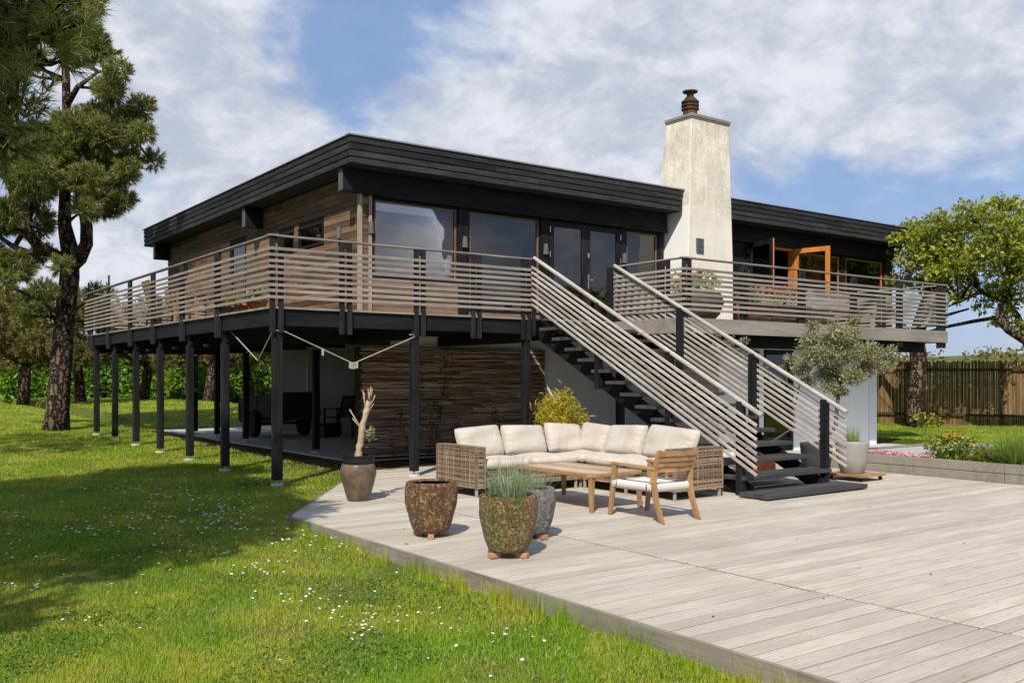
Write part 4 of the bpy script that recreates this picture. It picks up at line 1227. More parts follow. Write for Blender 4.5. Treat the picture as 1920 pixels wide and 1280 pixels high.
# ------------------------------------------------------------------ things on the terraces
def flowerpot(x, y, r, h_, mat, label, z0=ZF):
    return pot("flower_pot", label, x, y, [(r * .7, 0), (r * .72, .01), (r * .92, h_ * .78), (r * 1.02, h_ * .8), (r * 1.04, h_)], mat, .02, h_ - .03, z0)
flowerpot(5.35, 14.02, .17, .24, "terracotta", "larger orange clay flower pot by the terrace corner's left rail")
flowerpot(5.32, 14.55, .13, .20, "terracotta", "small red clay flower pot between two others on the terrace")
flowerpot(5.30, 15.15, .20, .20, "brownjar", "wide pale brown bowl planter on the terrace beside two clay pots")
M["bowl"] = plain("dark_bowl_planter", (.075, .062, .05), .6, .3, 0, .25, 5)
pot("bowl_planter", "big round dark bowl planter on the balcony in front of the chimney", 14.15, 13.1, [(.28, 0), (.36, .03), (.52, .2), (.60, .42), (.56, .58), (.53, .62)], "bowl", .05, .56, ZF + .10)
bs = thing("plant_stand", "low wooden plant stand under the big bowl planter", "stand", (14.15, 13.1, ZF))
mb = MB(); mb.box(13.55, 14.75, 12.7, 13.5, ZF + .06, ZF + .098); mb.build("platform", M["deckedge"], bs, bevel=.004)
for x in (13.65, 14.65):
    for y in (12.8, 13.4):
        mb = MB(); mb.box(x - .05, x + .05, y - .05, y + .05, ZF, ZF + .058); mb.build("foot", M["blackmetal"], bs)
M["redclay"] = plain("red_clay_box", (.25, .085, .05), .8, .2, 0, .15, 6)
for i, (x, lab) in enumerate(((13.66, "left one of two red clay flower boxes with red geraniums on the balcony"), (14.43, "right one of two red clay flower boxes with red geraniums on the balcony"))):
    t = thing("flower_box", lab, "flower box", (x, 11.1, ZF))
    mb = MB(); mb.hexa([(x - .33, 10.95, ZF + .0), (x + .33, 10.95, ZF), (x + .33, 11.25, ZF), (x - .33, 11.25, ZF),
                        (x - .37, 10.91, ZF + .36), (x + .37, 10.91, ZF + .36), (x + .37, 11.29, ZF + .36), (x - .37, 11.29, ZF + .36)]); mb.build("body", M["redclay"], t, bevel=.01)
    mb = MB(); mb.box(x - .35, x + .35, 10.93, 11.27, ZF + .355, ZF + .368); mb.build("soil", M["soil"], t)
lg = thing("bench", "long grey wooden bench with a slatted back behind the balcony rail", "bench", (16.6, 12.0, ZF))
mb = MB()
for k in range(4): mb.box(15.1, 18.4, 11.7 + .13 * k, 11.82 + .13 * k, ZF + .42, ZF + .45)
mb.build("seat", M["rimgrey"], lg)
mb = MB()
for k in range(4): mb.box(15.1, 18.4, 12.25, 12.28, ZF + .5 + .09 * k, ZF + .57 + .09 * k)
mb.build("backrest", M["rimgrey"], lg)
for x in (15.2, 16.75, 18.3):
    mb = MB(); mb.box(x - .04, x + .04, 11.72, 11.78, ZF, ZF + .42); mb.box(x - .04, x + .04, 12.2, 12.25, ZF, ZF + .86); mb.build("leg", M["rimgrey"], lg)
# firewood stacked low along the balcony rail
M["darkteak"] = wood("worn_dark_teak", (.10, .055, .03), (.22, .13, .07), "Z", 50, .2, .6, .3, .2)
M["log"] = wood("split_firewood", (.13, .085, .05), (.34, .25, .16), "X", 30, .4, .85, .15, .5)
rr = random.Random(14); n = 0
for row in range(2):
    x = 12.75 + .15 * row
    while x < 15.3:
        L = rr.uniform(.32, .42); r_ = rr.uniform(.045, .065); z = ZF + .06 + .115 * row
        mb = MB(); m_ = 7; a0 = rr.uniform(0, 6)
        mb.tube([(x, 10.66 + .02 * row, z), (x + L, 10.66 + .02 * row, z + rr.uniform(-.005, .005))], r_, 7)
        o = mb.build("log", M["log"], loc=(x + L / 2, 10.66, z))
        tag(o, "split firewood log lying behind the balcony's lower slats", "log", "firewood logs on the balcony")
        x += L + .02
# table and chairs on the long side of the terrace
tt = thing("garden_table", "wooden garden table on the terrace's long side, seen through the slats", "table", (6.3, 19.6, ZF))
mb = MB()
for k in range(7): mb.box(5.9 + .12 * k, 5.9 + .12 * k + .112, 18.8, 20.5, ZF + .70, ZF + .73)
mb.build("table_top", M["darkteak"], tt)
for x in (5.96, 6.66):
    for y in (18.9, 20.4):
        mb = MB(); mb.box(x - .03, x + .03, y - .03, y + .03, ZF, ZF + .70); mb.build("leg", M["teak_z"], tt)
def garden_chair(label, x, y, rz, z0, mat, group):
    t = thing("garden_chair", label, "chair", (0, 0, 0), group)
    mm = MB()
    for k in range(5): mm.box(-.23, .23, -.24 + .095 * k, -.155 + .095 * k, .42, .44)
    mm.build("seat", M[mat], t)
    mm = MB()
    for k in range(5): mm.bar((-.21 + .105 * k, .245, .46), (-.21 + .105 * k, .36, .95), .06, .016, (0, 1, 0))
    mm.bar((-.25, .36, .96), (.25, .36, .96), .03, .05); mm.build("backrest", M[mat], t)
    for sx in (-1, 1):
        mm = MB(); mm.bar((sx * .25, -.24, 0), (sx * .25, -.24, .64), .035, .035, (0, 1, 0)); mm.build("front_leg", M[mat], t)
        mm = MB(); mm.bar((sx * .25, .30, 0), (sx * .25, .22, .45), .035, .035, (0, 1, 0)); mm.bar((sx * .25, .22, .45), (sx * .25, .37, .97), .035, .03, (0, 1, 0)); mm.build("back_leg", M[mat], t)
        mm = MB(); mm.bar((sx * .25, -.26, .65), (sx * .25, .30, .66), .045, .025); mm.build("armrest", M[mat], t)
    t.location = (x, y, z0); t.rotation_euler = (0, 0, R(rz))
    return t
garden_chair("teak garden chair at the near end of the terrace's garden table", 6.3, 18.25, 0 + 180, ZF, "darkteak", "teak chairs round the terrace table")
garden_chair("teak garden chair at the far end of the terrace's garden table", 6.3, 21.0, 0, ZF, "darkteak", "teak chairs round the terrace table")
garden_chair("teak garden chair on the rail side of the terrace's garden table", 5.55, 19.7, 90, ZF, "darkteak", "teak chairs round the terrace table")
garden_chair("black garden chair in the carport, nearer the trailer", 10.75, 22.4, 205, .004, "blackmetal", "black chairs stored in the carport")
garden_chair("black garden chair in the carport, nearer the stick screen", 10.35, 20.2, 150, .004, "blackmetal", "black chairs stored in the carport")
bxx = tag(MB().box(9.75, 10.2, 21.1, 21.5, .014, .30).box(9.73, 10.22, 21.08, 21.52, .302, .34).build("storage_box", M["blackpot"], loc=(9.97, 21.3, .012), bevel=.02), "low black lidded box standing in front of the carport chairs", "box")

# ------------------------------------------------------------------ trailer in the carport
TX, TY, TZ = 9.05, 22.2, .304
tr = thing("car_trailer", "dark wooden box trailer parked tilted in the carport", "trailer", (TX, TY, TZ))
M["trailwood"] = wood("dark_trailer_boards", (.010, .010, .010), (.045, .042, .04), "Y", 30, .3, .7, .2)
for x in (8.5, 9.6):
    mb = MB()
    for k in range(3): mb.box(x - .015, x + .015, 21.0, 23.5, .47 + .185 * k, .648 + .185 * k)
    for y in (21.05, 22.2, 23.4): mb.box(x - .03 if x < 9 else x + .016, x - .016 if x < 9 else x + .03, y - .03, y + .03, .44, 1.03)
    mb.build("side_panel", M["trailwood"], tr)
box_parts("end_panel", M["trailwood"], tr, [(8.516, 9.584, 20.98, 21.0, .47, 1.03), (8.516, 9.584, 23.5, 23.52, .47, 1.03)])
box_parts("floor_panel", M["trailwood"], tr, [(8.516, 9.584, 21.005, 23.495, .43, .469)])
mb = MB(); mb.bar((8.75, 23.5, .40), (9.05, 24.3, .42), .05, .05); mb.bar((9.35, 23.5, .40), (9.05, 24.3, .42), .05, .05); mb.box(8.5, 9.6, 22.17, 22.23, .30, .36); mb.box(8.72, 8.78, 21.1, 23.5, .37, .425); mb.box(9.32, 9.38, 21.1, 23.5, .37, .425)
mb.build("drawbar", M["blackmetal"], tr)
for x in (8.40, 9.70):
    mb = MB(); mb.lathe([(.19, -.085), (.275, -.085), (.295, -.05), (.295, .05), (.275, .085), (.19, .085)], 28)
    mb.v = [(x + p[2], TY + p[0], TZ + p[1]) for p in mb.v]; w0 = mb.build("wheel", M["rubber"], tr)
    mb = MB(); mb.lathe([(.05, -.03), (.19, -.06), (.195, .06), (.05, .03)], 20)
    mb.v = [(x + p[2], TY + p[0], TZ + p[1]) for p in mb.v]; mb.build("rim", M["zinc"], w0)
    mb = MB(); mb.prism([(x - .1, TY + .36 * math.cos(a), TZ + .36 * math.sin(a)) for a in [R(15 + 15 * i) for i in range(11)]] + [(x - .1, TY + .34 * math.cos(a), TZ + .34 * math.sin(a)) for a in [R(165 - 15 * i) for i in range(11)]], (.2, 0, 0))
    mb.build("mudguard", M["blackmetal"], tr)
tr.rotation_euler = (R(-4.5), 0, 0)
# ------------------------------------------------------------------ foliage generators
def unit(a): return a / np.maximum(np.linalg.norm(a, axis=-1, keepdims=True), 1e-9)

def needles(P, D, r, K=34, length=.16, width=.011, shoot=.16, spread=.9):
    """needle brushes: P (n,3) shoot bases, D (n,3) shoot directions -> triangles"""
    n = len(P)
    Dn = np.repeat(unit(D), K, 0); t = r.random((n * K, 1))
    base = np.repeat(P, K, 0) + Dn * t * shoot
    side = unit(r.normal(size=(n * K, 3)))
    ax = unit(Dn * (.55 + .5 * t) + side * spread * (1.05 - .5 * t))
    L = length * r.uniform(.75, 1.15, (n * K, 1))
    wv = unit(np.cross(ax, r.normal(size=(n * K, 3)))) * width / 2
    tip = base + ax * L + np.array([0, 0, -.012]) * L / .1
    V = np.stack([base - wv, base + wv, tip], 1).reshape(-1, 3)
    return V, np.arange(len(V)).reshape(-1, 3)

def leaves(P, r, size=.1, wide=.5, up=.35, D=None, droop=0.0):
    """diamond leaves centred at P"""
    n = len(P)
    a = unit(r.normal(size=(n, 3)) + (0 if D is None else D * 1.2) - np.array([0, 0, droop]))
    nrm = unit(r.normal(size=(n, 3)) * .8 + np.array([0, 0, up * 2]))
    b = unit(np.cross(nrm, a)); c = np.cross(a, b)
    s = size * r.uniform(.6, 1.25, (n, 1))
    h_ = s * .12
    V = np.stack([P - a * s * .5, P + b * s * wide * .5 - a * s * .05 + c * h_, P + a * s * .5 , P - b * s * wide * .5 - a * s * .05 + c * h_], 1).reshape(-1, 3)
    return V, np.arange(len(V)).reshape(-1, 4)

def shell(n, r, flat=.75, inner=.55):
    """points in a flattened ball, most near its surface"""
    d = unit(r.normal(size=(n, 3))); rad = inner + (1 - inner) * r.random((n, 1)) ** .6
    return d * rad * np.array([1, 1, flat]), d

M["needle"] = leafmat("pine_needles", (.055, .088, .016), (.36, .375, .09), (.58, .51, .17), .38, .45, .9)
M["needle_far"] = leafmat("pine_needles_sunlit", (.11, .115, .022), (.27, .23, .06), (.34, .24, .09), .25, .5, .5)
m, h = new_mat("pine_bark")
co = h.n("ShaderNodeTexCoord").outputs["Object"]
vo = h.n("ShaderNodeTexVoronoi", feature="DISTANCE_TO_EDGE"); vo.inputs["Scale"].default_value = 9
h.l(h.vmath("ADD", h.scale(co, (1, 1, .32)), h.scale(h.noise(co, 4, 3, .6, 0, "Color"), (.25, .25, .25))), vo.inputs["Vector"])
ridge_ = h.ramp(vo.outputs["Distance"], .0, .22)
bn = h.noise(co, 14, 6, .7)
bc = h.mix(ridge_, (.014, .010, .008, 1), h.mix(h.ramp(bn, .3, .7), (.085, .058, .042, 1), (.24, .17, .125, 1)))
finish(h, bc, .9, .1, 0, h.math("ADD", ridge_, h.math("MULTIPLY", bn, .4)), 1.0, .04)
M["bark"] = m
M["twig"] = plain("bare_twig", (.14, .10, .075), .9, .1, 0, .2, 12)
M["leafgreen"] = leafmat("bright_green_leaves", (.12, .175, .015), (.46, .49, .05), (.60, .53, .10), .42, .45, .8)
M["hedgeleaf"] = leafmat("hedge_leaves", (.03, .10, .010), (.20, .38, .022), (.33, .42, .05), .38, .5, .28)
M["olive"] = leafmat("olive_leaves", (.17, .175, .08), (.47, .45, .235), (.58, .54, .32), .3, .5, 3)
M["bamboo"] = leafmat("yellow_bamboo_leaves", (.36, .31, .02), (.74, .60, .05), (.50, .48, .06), .42, .5, 3)
M["bluegrass"] = leafmat("blue_green_grass", (.13, .205, .10), (.36, .46, .28), (.52, .48, .26), .3, .5, 5)
M["longgrass"] = leafmat("long_green_grass", (.10, .21, .02), (.32, .45, .06), (.42, .42, .14), .38, .5, 3)
M["grass"] = None

def pine(label, base, trunk_pts, trunk_r, limbs, clumps, seed, mat="needle", per=26.0, L=.17, wd=.012, K=34, name="pine_tree", group=None, twigs=True, flat=.75):
    """trunk and limbs as tubes; clumps = [(point, radius)] of needle brushes joined to the wood by twigs"""
    r = np.random.default_rng(seed)
    t = thing(name, label, "tree", base, group)
    mb = MB(); mb.tube(trunk_pts, trunk_r, 14)
    for pts, rs in limbs: mb.tube(pts, rs, 10)
    wood_pts = np.array([tuple(p) for p in trunk_pts[1:]] + [tuple(p) for pts, _ in limbs for p in pts])
    Ps, Ds = [], []; mt = mb; rq = random.Random(seed)
    for c, rad in clumps:
        c = np.array(c)
        n = max(6, int(per * rad * rad * 4))
        o, d = shell(n, r, flat, .35)
        Ps.append(c + o * rad * .85); Ds.append(d + np.array([0, 0, .45]) + r.normal(size=(n, 3)) * .3)
        if twigs:
            k = np.argmin(np.linalg.norm(wood_pts - c - np.array([0, 0, -.5]), axis=1)); q = Vector(wood_pts[k]); cc = Vector(c)
            mid = (q + cc) / 2 + Vector((rq.uniform(-.2, .2), rq.uniform(-.2, .2), rq.uniform(-.25, .1)))
            mt.tube([q, mid, cc], [.05 * min(1, rad * 2) + .012, .03, .014], 6)
            for j in range(min(n, 9)):
                e = Vector(c + o[j] * rad * .8); mt.tube([cc if j % 2 else mid, (cc + e) / 2 + Vector((0, 0, -.04)), e], [.014, .010, .006], 4, False)
    mt.build("trunk", M["bark"], t, smooth=True)
    V, F = needles(np.concatenate(Ps), np.concatenate(Ds), r, K, L, wd, L)
    raw_mesh("crown", V, F, M[mat], t)
    return t

# main pine on the left of the lawn
PU, PD = -11.0, 22.6
pz = float(gz(*at(PU, PD)[:2]))
sc_ = 1750 / PD
def pp(x, y, dd=0.0):                       # a point of this tree, from its outline as seen from the lawn
    d = PD + dd
    return at((x - 960) / 1750 * PD + dd * -.1, d, 1.5 + (705 - y) / 1750 * PD)
r5 = random.Random(55)
tp = [pp(105, 815), pp(108, 770), pp(114, 690), pp(121, 600), pp(129, 520, .05), pp(131, 470), pp(118, 420, .1), pp(122, 350), pp(128, 250, -.1), pp(124, 150), pp(118, 60), pp(110, -60), pp(104, -180)]
tr_ = [.34, .27, .245, .23, .23, .21, .16, .125, .105, .095, .08, .06, .03]
limbs = [([pp(133, 500), pp(158, 488, -.3), pp(176, 462, -.5), pp(176, 430, -.5), pp(166, 400, -.3), pp(150, 350, -.2), pp(170, 290, -.5)], [.17, .16, .15, .14, .12, .09, .05]),
         ([pp(125, 490), pp(92, 470, -.5), pp(72, 440, -.8), pp(66, 400, -.8), pp(45, 350, -1), pp(20, 300, -1.2)], [.15, .14, .13, .10, .08, .05]),
         ([pp(90, 472, -.5), pp(40, 470, .4), pp(0, 455, .8), pp(-40, 430, 1)], [.10, .09, .07, .05]),
         ([pp(122, 360), pp(160, 320, .6), pp(200, 280, .8), pp(240, 255, .9)], [.09, .07, .05, .03]),
         ([pp(124, 200), pp(160, 175, -.5), pp(200, 150, -.6)], [.08, .06, .03])]
cl_px = [(286, 268, 17), (266, 282, 16), (240, 152, 20), (252, 190, 22), (216, 215, 32), (182, 150, 26), (205, 108, 20), (168, 75, 28), (135, 55, 42), (92, 35, 46), (40, 25, 48), (232, 250, 27),
         (195, 262, 38), (150, 250, 40), (205, 312, 38), (242, 322, 19), (152, 320, 44), (172, 368, 42), (218, 372, 24), (120, 362, 40), (82, 322, 48), (40, 335, 42), (58, 262, 46), (22, 398, 40),
         (72, 420, 24), (186, 408, 17), (26, 500, 34), (52, 468, 20), (10, 250, 48), (34, 560, 24), (64, 590, 20), (104, 552, 18), (146, 540, 13), (158, 512, 13), (120, 590, 15), (20, 130, 48),
         (70, 120, 30), (-30, 320, 50), (-45, 200, 55), (-60, 400, 40), (-90, 280, 50), (-40, 90, 55), (-20, 480, 36), (-70, 500, 36), (130, -30, 50), (70, -60, 55), (170, 0, 34), (100, -140, 50), (40, -110, 50), (-20, -30, 60), (140, -110, 34), (100, -210, 34),
         (190, 350, 28), (228, 284, 18), (160, 200, 26), (130, 290, 30), (215, 180, 20), (60, 540, 16)]
clumps = []
for (x, y, r_) in cl_px:
    dd = r5.uniform(-1, 1) * (1.1 if x > 190 else 1.9)
    clumps.append((tuple(pp(x, y, dd)), r_ / sc_ * 1.12))
pine("tall pine with thick leaning trunk on the lawn left of the terrace", at(PU, PD, pz), tp, tr_, limbs, clumps, 11, per=225, L=.15, wd=.016, K=32)

# near pine left of the camera: its branch hangs into the picture, its crown shades the lawn
nb = at(-6.6, 5.2); nb.z = float(gz(nb.x, nb.y)) - .05
r6 = random.Random(9)
def np_(u, d, z): return at(u, d, z)
tp = [np_(-6.6, 5.2, -.2), np_(-6.5, 5.3, 1.5), np_(-6.3, 5.4, 3.2), np_(-6.2, 5.6, 5), np_(-6.2, 5.6, 7.2), np_(-6.2, 5.6, 8)]
limbs = [([np_(-6.35, 5.4, 3.0), np_(-5.2, 5.9, 3.5), np_(-4.1, 6.2, 3.55), np_(-3.5, 6.3, 3.6)], [.10, .07, .045, .02]),
         ([np_(-6.3, 5.4, 3.4), np_(-5.0, 6.4, 4.2), np_(-4.0, 6.6, 4.3)], [.10, .06, .03]),
         ([np_(-6.25, 5.5, 4), np_(-6.8, 7.5, 4.8), np_(-6.6, 8.6, 5.0)], [.10, .07, .03]),
         ([np_(-6.25, 5.5, 4), np_(-5.8, 3.6, 4.8), np_(-5.6, 2.6, 5.0)], [.10, .07, .03]),
         ([np_(-6.25, 5.5, 4), np_(-8, 5.0, 4.8), np_(-9, 5, 5.0)], [.10, .07, .03])]
clumps = []
for (u, d, z, r_) in ((-2.98, 6.2, 3.85, .22), (-3.06, 6.3, 4.12, .26), (-3.12, 6.2, 3.62, .2), (-3.18, 6.0, 3.22, .22), (-3.32, 6.1, 3.05, .24), (-3.2, 6.4, 4.4, .3), (-3.42, 6.2, 3.88, .28), (-3.40, 6.5, 4.2, .26), (-3.66, 6.1, 4.15, .36), (-3.78, 6.4, 3.72, .36), (-3.48, 6.2, 3.56, .24), (-4.1, 6.2, 3.9, .45), (-4.2, 6.4, 3.4, .34), (-3.62, 5.9, 2.98, .26), (-3.95, 6.0, 3.05, .36), (-3.9, 6.5, 4.6, .45),
                      (-3.50, 6.4, 4.55, .34), (-4.6, 6.2, 4.1, .5), (-4.3, 6.0, 2.9, .34), (-3.85, 6.1, 2.62, .24)):
    clumps.append((tuple(np_(u, d, z)), r_))
for i in range(84):
    a = r6.uniform(0, 6.28); q = r6.random() ** .5
    z = r6.uniform(3.4, 7.6); rad = 3.0 * (1 - max(0, (z - 5.6) / 3.2)) * q
    u = -6.5 + rad * math.cos(a) * .95; d = 5.6 + rad * 1.15 * math.sin(a)
    u = min(u, -.56 * d - .75)
    clumps.append((tuple(np_(u, d, z)), r6.uniform(.6, .95)))
for i in range(12):
    d = r6.uniform(1.6, 4.4); u = r6.uniform(-7.2, min(-3.9, -.56 * d - 1.0)); clumps.append((tuple(np_(u, d, r6.uniform(4.2, 6.0))), r6.uniform(.5, .8)))
for i in range(9):
    d = r6.uniform(.3, 1.9); clumps.append((tuple(np_(r6.uniform(-7.0, -4.3), d, r6.uniform(4.3, 5.8))), r6.uniform(.5, .8)))
pine("nearest pine, only its branch hanging into the picture's upper left corner", nb, tp, [.26, .22, .19, .14, .08, .03], limbs, clumps, 12, per=120, L=.12, wd=.0075, K=54)

# a pine out to the left that shades the lawn by the tall one
clumps = []
for i in range(40):
    a = r6.uniform(0, 6.28); q = r6.random() ** .5; z = r6.uniform(3.2, 8)
    rad = 2.9 * (1 - max(0, (z - 6) / 3.4)) * q
    clumps.append((tuple(np_(-11.6 + rad * math.cos(a), 12.0 + rad * math.sin(a), z)), r6.uniform(.6, .95)))
pine("pine out of the picture to the left", np_(-11.6, 12, 0), [np_(-11.6, 12, -.2), np_(-11.5, 12, 3), np_(-11.6, 12, 8)], [.3, .24, .05], [], clumps, 13, per=13, L=.16, wd=.02, K=28, twigs=False)

# row of low pines at the back of the lawn
def far_pine(u, d, h_, rad, lean, seed, label, tr=.22):
    rq = random.Random(seed)
    b = at(u, d); b.z = float(gz(b.x, b.y))
    ztop = h_; zl = 1.95
    tp = [at(u, d, b.z - .2), at(u + lean * .3, d, 1.0), at(u + lean * .7, d, zl), at(u + lean, d, zl + 1.0), at(u + lean * 1.1, d, ztop - .5)]
    lim = [([tp[2], at(u + lean + sx * rad * .45, d + rq.uniform(-.6, .6), zl + .5), at(u + lean + sx * rad * .8, d + rq.uniform(-.8, .8), zl + 1.0)], [tr * .6, tr * .4, .04]) for sx in (-1, 1)]
    cl = []
    for i in range(26):
        a = rq.uniform(0, 6.28); q = rq.random() ** .5 * rad; z = rq.uniform(zl + .2, ztop)
        k = 1 - .55 * max(0, (z - zl - .8) / (ztop - zl))
        cl.append((tuple(at(u + lean + q * k * math.cos(a), d + q * k * math.sin(a) * .9, z)), rq.uniform(.5, .8)))
    pine(label, b, tp, [tr * 1.15, tr, tr * .85, tr * .6, .05], lim, cl, seed, "needle_far", 45, .17, .03, 22, group="low pines at the back of the lawn")
for i, (x, y, d, h_, rad, lean) in enumerate(((-40, 752, 40, 5.2, 2.6, .3), (42, 764, 36, 4.9, 2.2, .2), (152, 752, 40, 5.0, 2.4, -.2), (268, 750, 43, 4.6, 2.3, .4), (388, 754, 41, 4.7, 2.4, .4), (470, 750, 44, 4.6, 2.3, -.3))):
    far_pine((x - 960) / 1750 * d, d, h_, rad, lean, 40 + i,
             ["low pine far back at the lawn's edge, leftmost in the picture", "low pine with slim upright trunk far back, left of the tall pine", "low pine half hidden behind the tall pine's trunk",
              "low pine seen between the terrace's outermost posts, dark leaning trunk", "low pine with thick dark leaning trunk seen under the terrace", "low pine at the back just left of the carport trailer"][i])

# hedge closing the lawn
r = np.random.default_rng(77)
hed = thing("hedge", "long bright green leafy hedge closing the back of the lawn", "hedge", at(-20, 48, .4))
n = 30000
u = r.uniform(-40, 2, n); top = 2.5 + .35 * np.sin(u * .8) + .25 * np.sin(u * 2.1 + 1)
z = .2 + (top - .2) * r.random(n) ** .8
dd = 47 + .5 * np.sin(u * 1.3) + .4 * np.sin(u * 3.1 + z) + (z / 2.6) ** 2 * .9 + np.abs(r.normal(size=n)) * .25
P = np.stack([CS * u + SN * dd, -SN * u + CS * dd, z], -1)
V, F = leaves(P, r, .24, .7, .3)
raw_mesh("foliage", V, F, M["hedgeleaf"], hed)
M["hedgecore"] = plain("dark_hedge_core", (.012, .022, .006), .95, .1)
mb = MB()  # dark boxes stand in for the shade inside the hedge
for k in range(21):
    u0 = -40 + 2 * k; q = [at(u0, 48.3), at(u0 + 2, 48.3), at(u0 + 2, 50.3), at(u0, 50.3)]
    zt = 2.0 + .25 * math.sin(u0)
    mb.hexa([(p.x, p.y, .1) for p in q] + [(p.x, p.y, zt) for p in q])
mb.build("dark_inside", M["hedgecore"], hed)
# woods behind the hedge
n = 26000
u = r.uniform(-48, 10, n); top = 4.6 + 1.0 * np.sin(u * .33) + .7 * np.sin(u * .9 + 2) + .4 * np.sin(u * 2.3)
z = 1.2 + (top - 1.2) * r.random(n) ** .7
dd = 54 + 1.0 * np.sin(u * .7) + .8 * np.sin(u * 1.9 + z) + (z / 5) ** 2 * 2 + np.abs(r.normal(size=n)) * .6
P = np.stack([CS * u + SN * dd, -SN * u + CS * dd, z], -1)
V, F = leaves(P, r, .42, .55, .3)
wd_ = raw_mesh("woodland", V, F, M["needle_far"], loc=at(-18, 55, 1)); wd_["kind"] = "stuff"
tag(wd_, "far mass of olive green trees behind the hedge", "woodland")

# ------------------------------------------------------------------ broadleaf trees on the right
def broadleaf(label, base, trunk_pts, trunk_r, limbs, clumps, seed, mat, size, per, wide=.55, name="broadleaf_tree", up=.5, group=None, twigs=5, cat="tree", inner=.3, barkmat="bark"):
    r = np.random.default_rng(seed); rq = random.Random(seed)
    t = thing(name, label, cat, base, group)
    mb = MB(); mb.tube(trunk_pts, trunk_r, 12)
    for pts, rs in limbs: mb.tube(pts, rs, 8)
    wp = np.array([tuple(p) for p in trunk_pts[1:]] + [tuple(p) for pts, _ in limbs for p in pts])
    Ps = []; Dl = []; mt = mb
    for c, rad in clumps:
        c = np.array(c); n = max(8, int(per * rad ** 2))
        o, d = shell(n, r, .7, inner)
        Ps.append(c + o * rad + r.normal(size=(n, 3)) * rad * .12); Dl.append(d)
        k = np.argmin(np.linalg.norm(wp - c, axis=1)); q = Vector(wp[k]); cc = Vector(c)
        mid = (q + cc) / 2 + Vector((rq.uniform(-.15, .15), rq.uniform(-.15, .15), rq.uniform(-.15, .05))) * min(1, rad * 2)
        b = min(.03, rad * .05)
        mt.tube([q, mid, cc], [b * 1.4, b, b * .6], 5)
        for j in range(twigs):
            e = Vector(c + o[j] * rad * 1.08); mt.tube([cc, (cc + e) / 2 + Vector((0, 0, -.06 * rad)), e], [b * .55, b * .4, b * .22], 4, False)
    mt.build("trunk", M[barkmat], t, smooth=True)
    V, F = leaves(np.concatenate(Ps), r, size, wide, up, np.concatenate(Dl))
    raw_mesh("crown", V, F, M[mat], t)
    return t

D1 = 25.2
def q1(x, y, dd=0.0): return at((x - 960) / 1750 * D1, D1 + dd, 1.5 + (705 - y) / 1750 * D1)
b1 = q1(1718, 800); b1.z = .1
broadleaf("green tree with crooked trunk rising in front of the fence behind the balcony", b1,
          [q1(1716, 806), q1(1712, 770), q1(1718, 720), q1(1722, 670), q1(1718, 630), q1(1735, 570), q1(1752, 520)], [.24, .21, .20, .22, .2, .15, .08],
          [([q1(1722, 660), q1(1745, 610, .4), q1(1790, 590, .8), q1(1850, 574, 1)], [.11, .07, .05, .03]), ([q1(1720, 640), q1(1690, 590, .5), q1(1678, 540, .6)], [.10, .07, .03])],
          [(tuple(q1(x, y, dd)), rr_ * 1.2 / 69.4) for (x, y, rr_, dd) in ((1712, 455, 30, -.4), (1740, 440, 34, -.6), (1705, 490, 28, -.2), (1735, 480, 36, -.5), (1770, 430, 30, -.6), (1768, 490, 34, -.7), (1745, 530, 26, .2), (1695, 525, 18, .4), (1700, 470, 34, 1.2), (1722, 432, 36, .6), (1745, 500, 34, .2), (1762, 455, 40, .8), (1718, 520, 26, .8), (1690, 505, 22, 1.6), (1758, 415, 26, 1.2), (1790, 480, 36, .0), (1770, 538, 24, .4))],
          61, "leafgreen", .15, 900, .5, "garden_tree")
D2 = 23.5
def q2(x, y, dd=0.0): return at((x - 960) / 1750 * D2, D2 + dd, 1.5 + (705 - y) / 1750 * D2)
b2 = q2(2010, 800); b2.z = .1
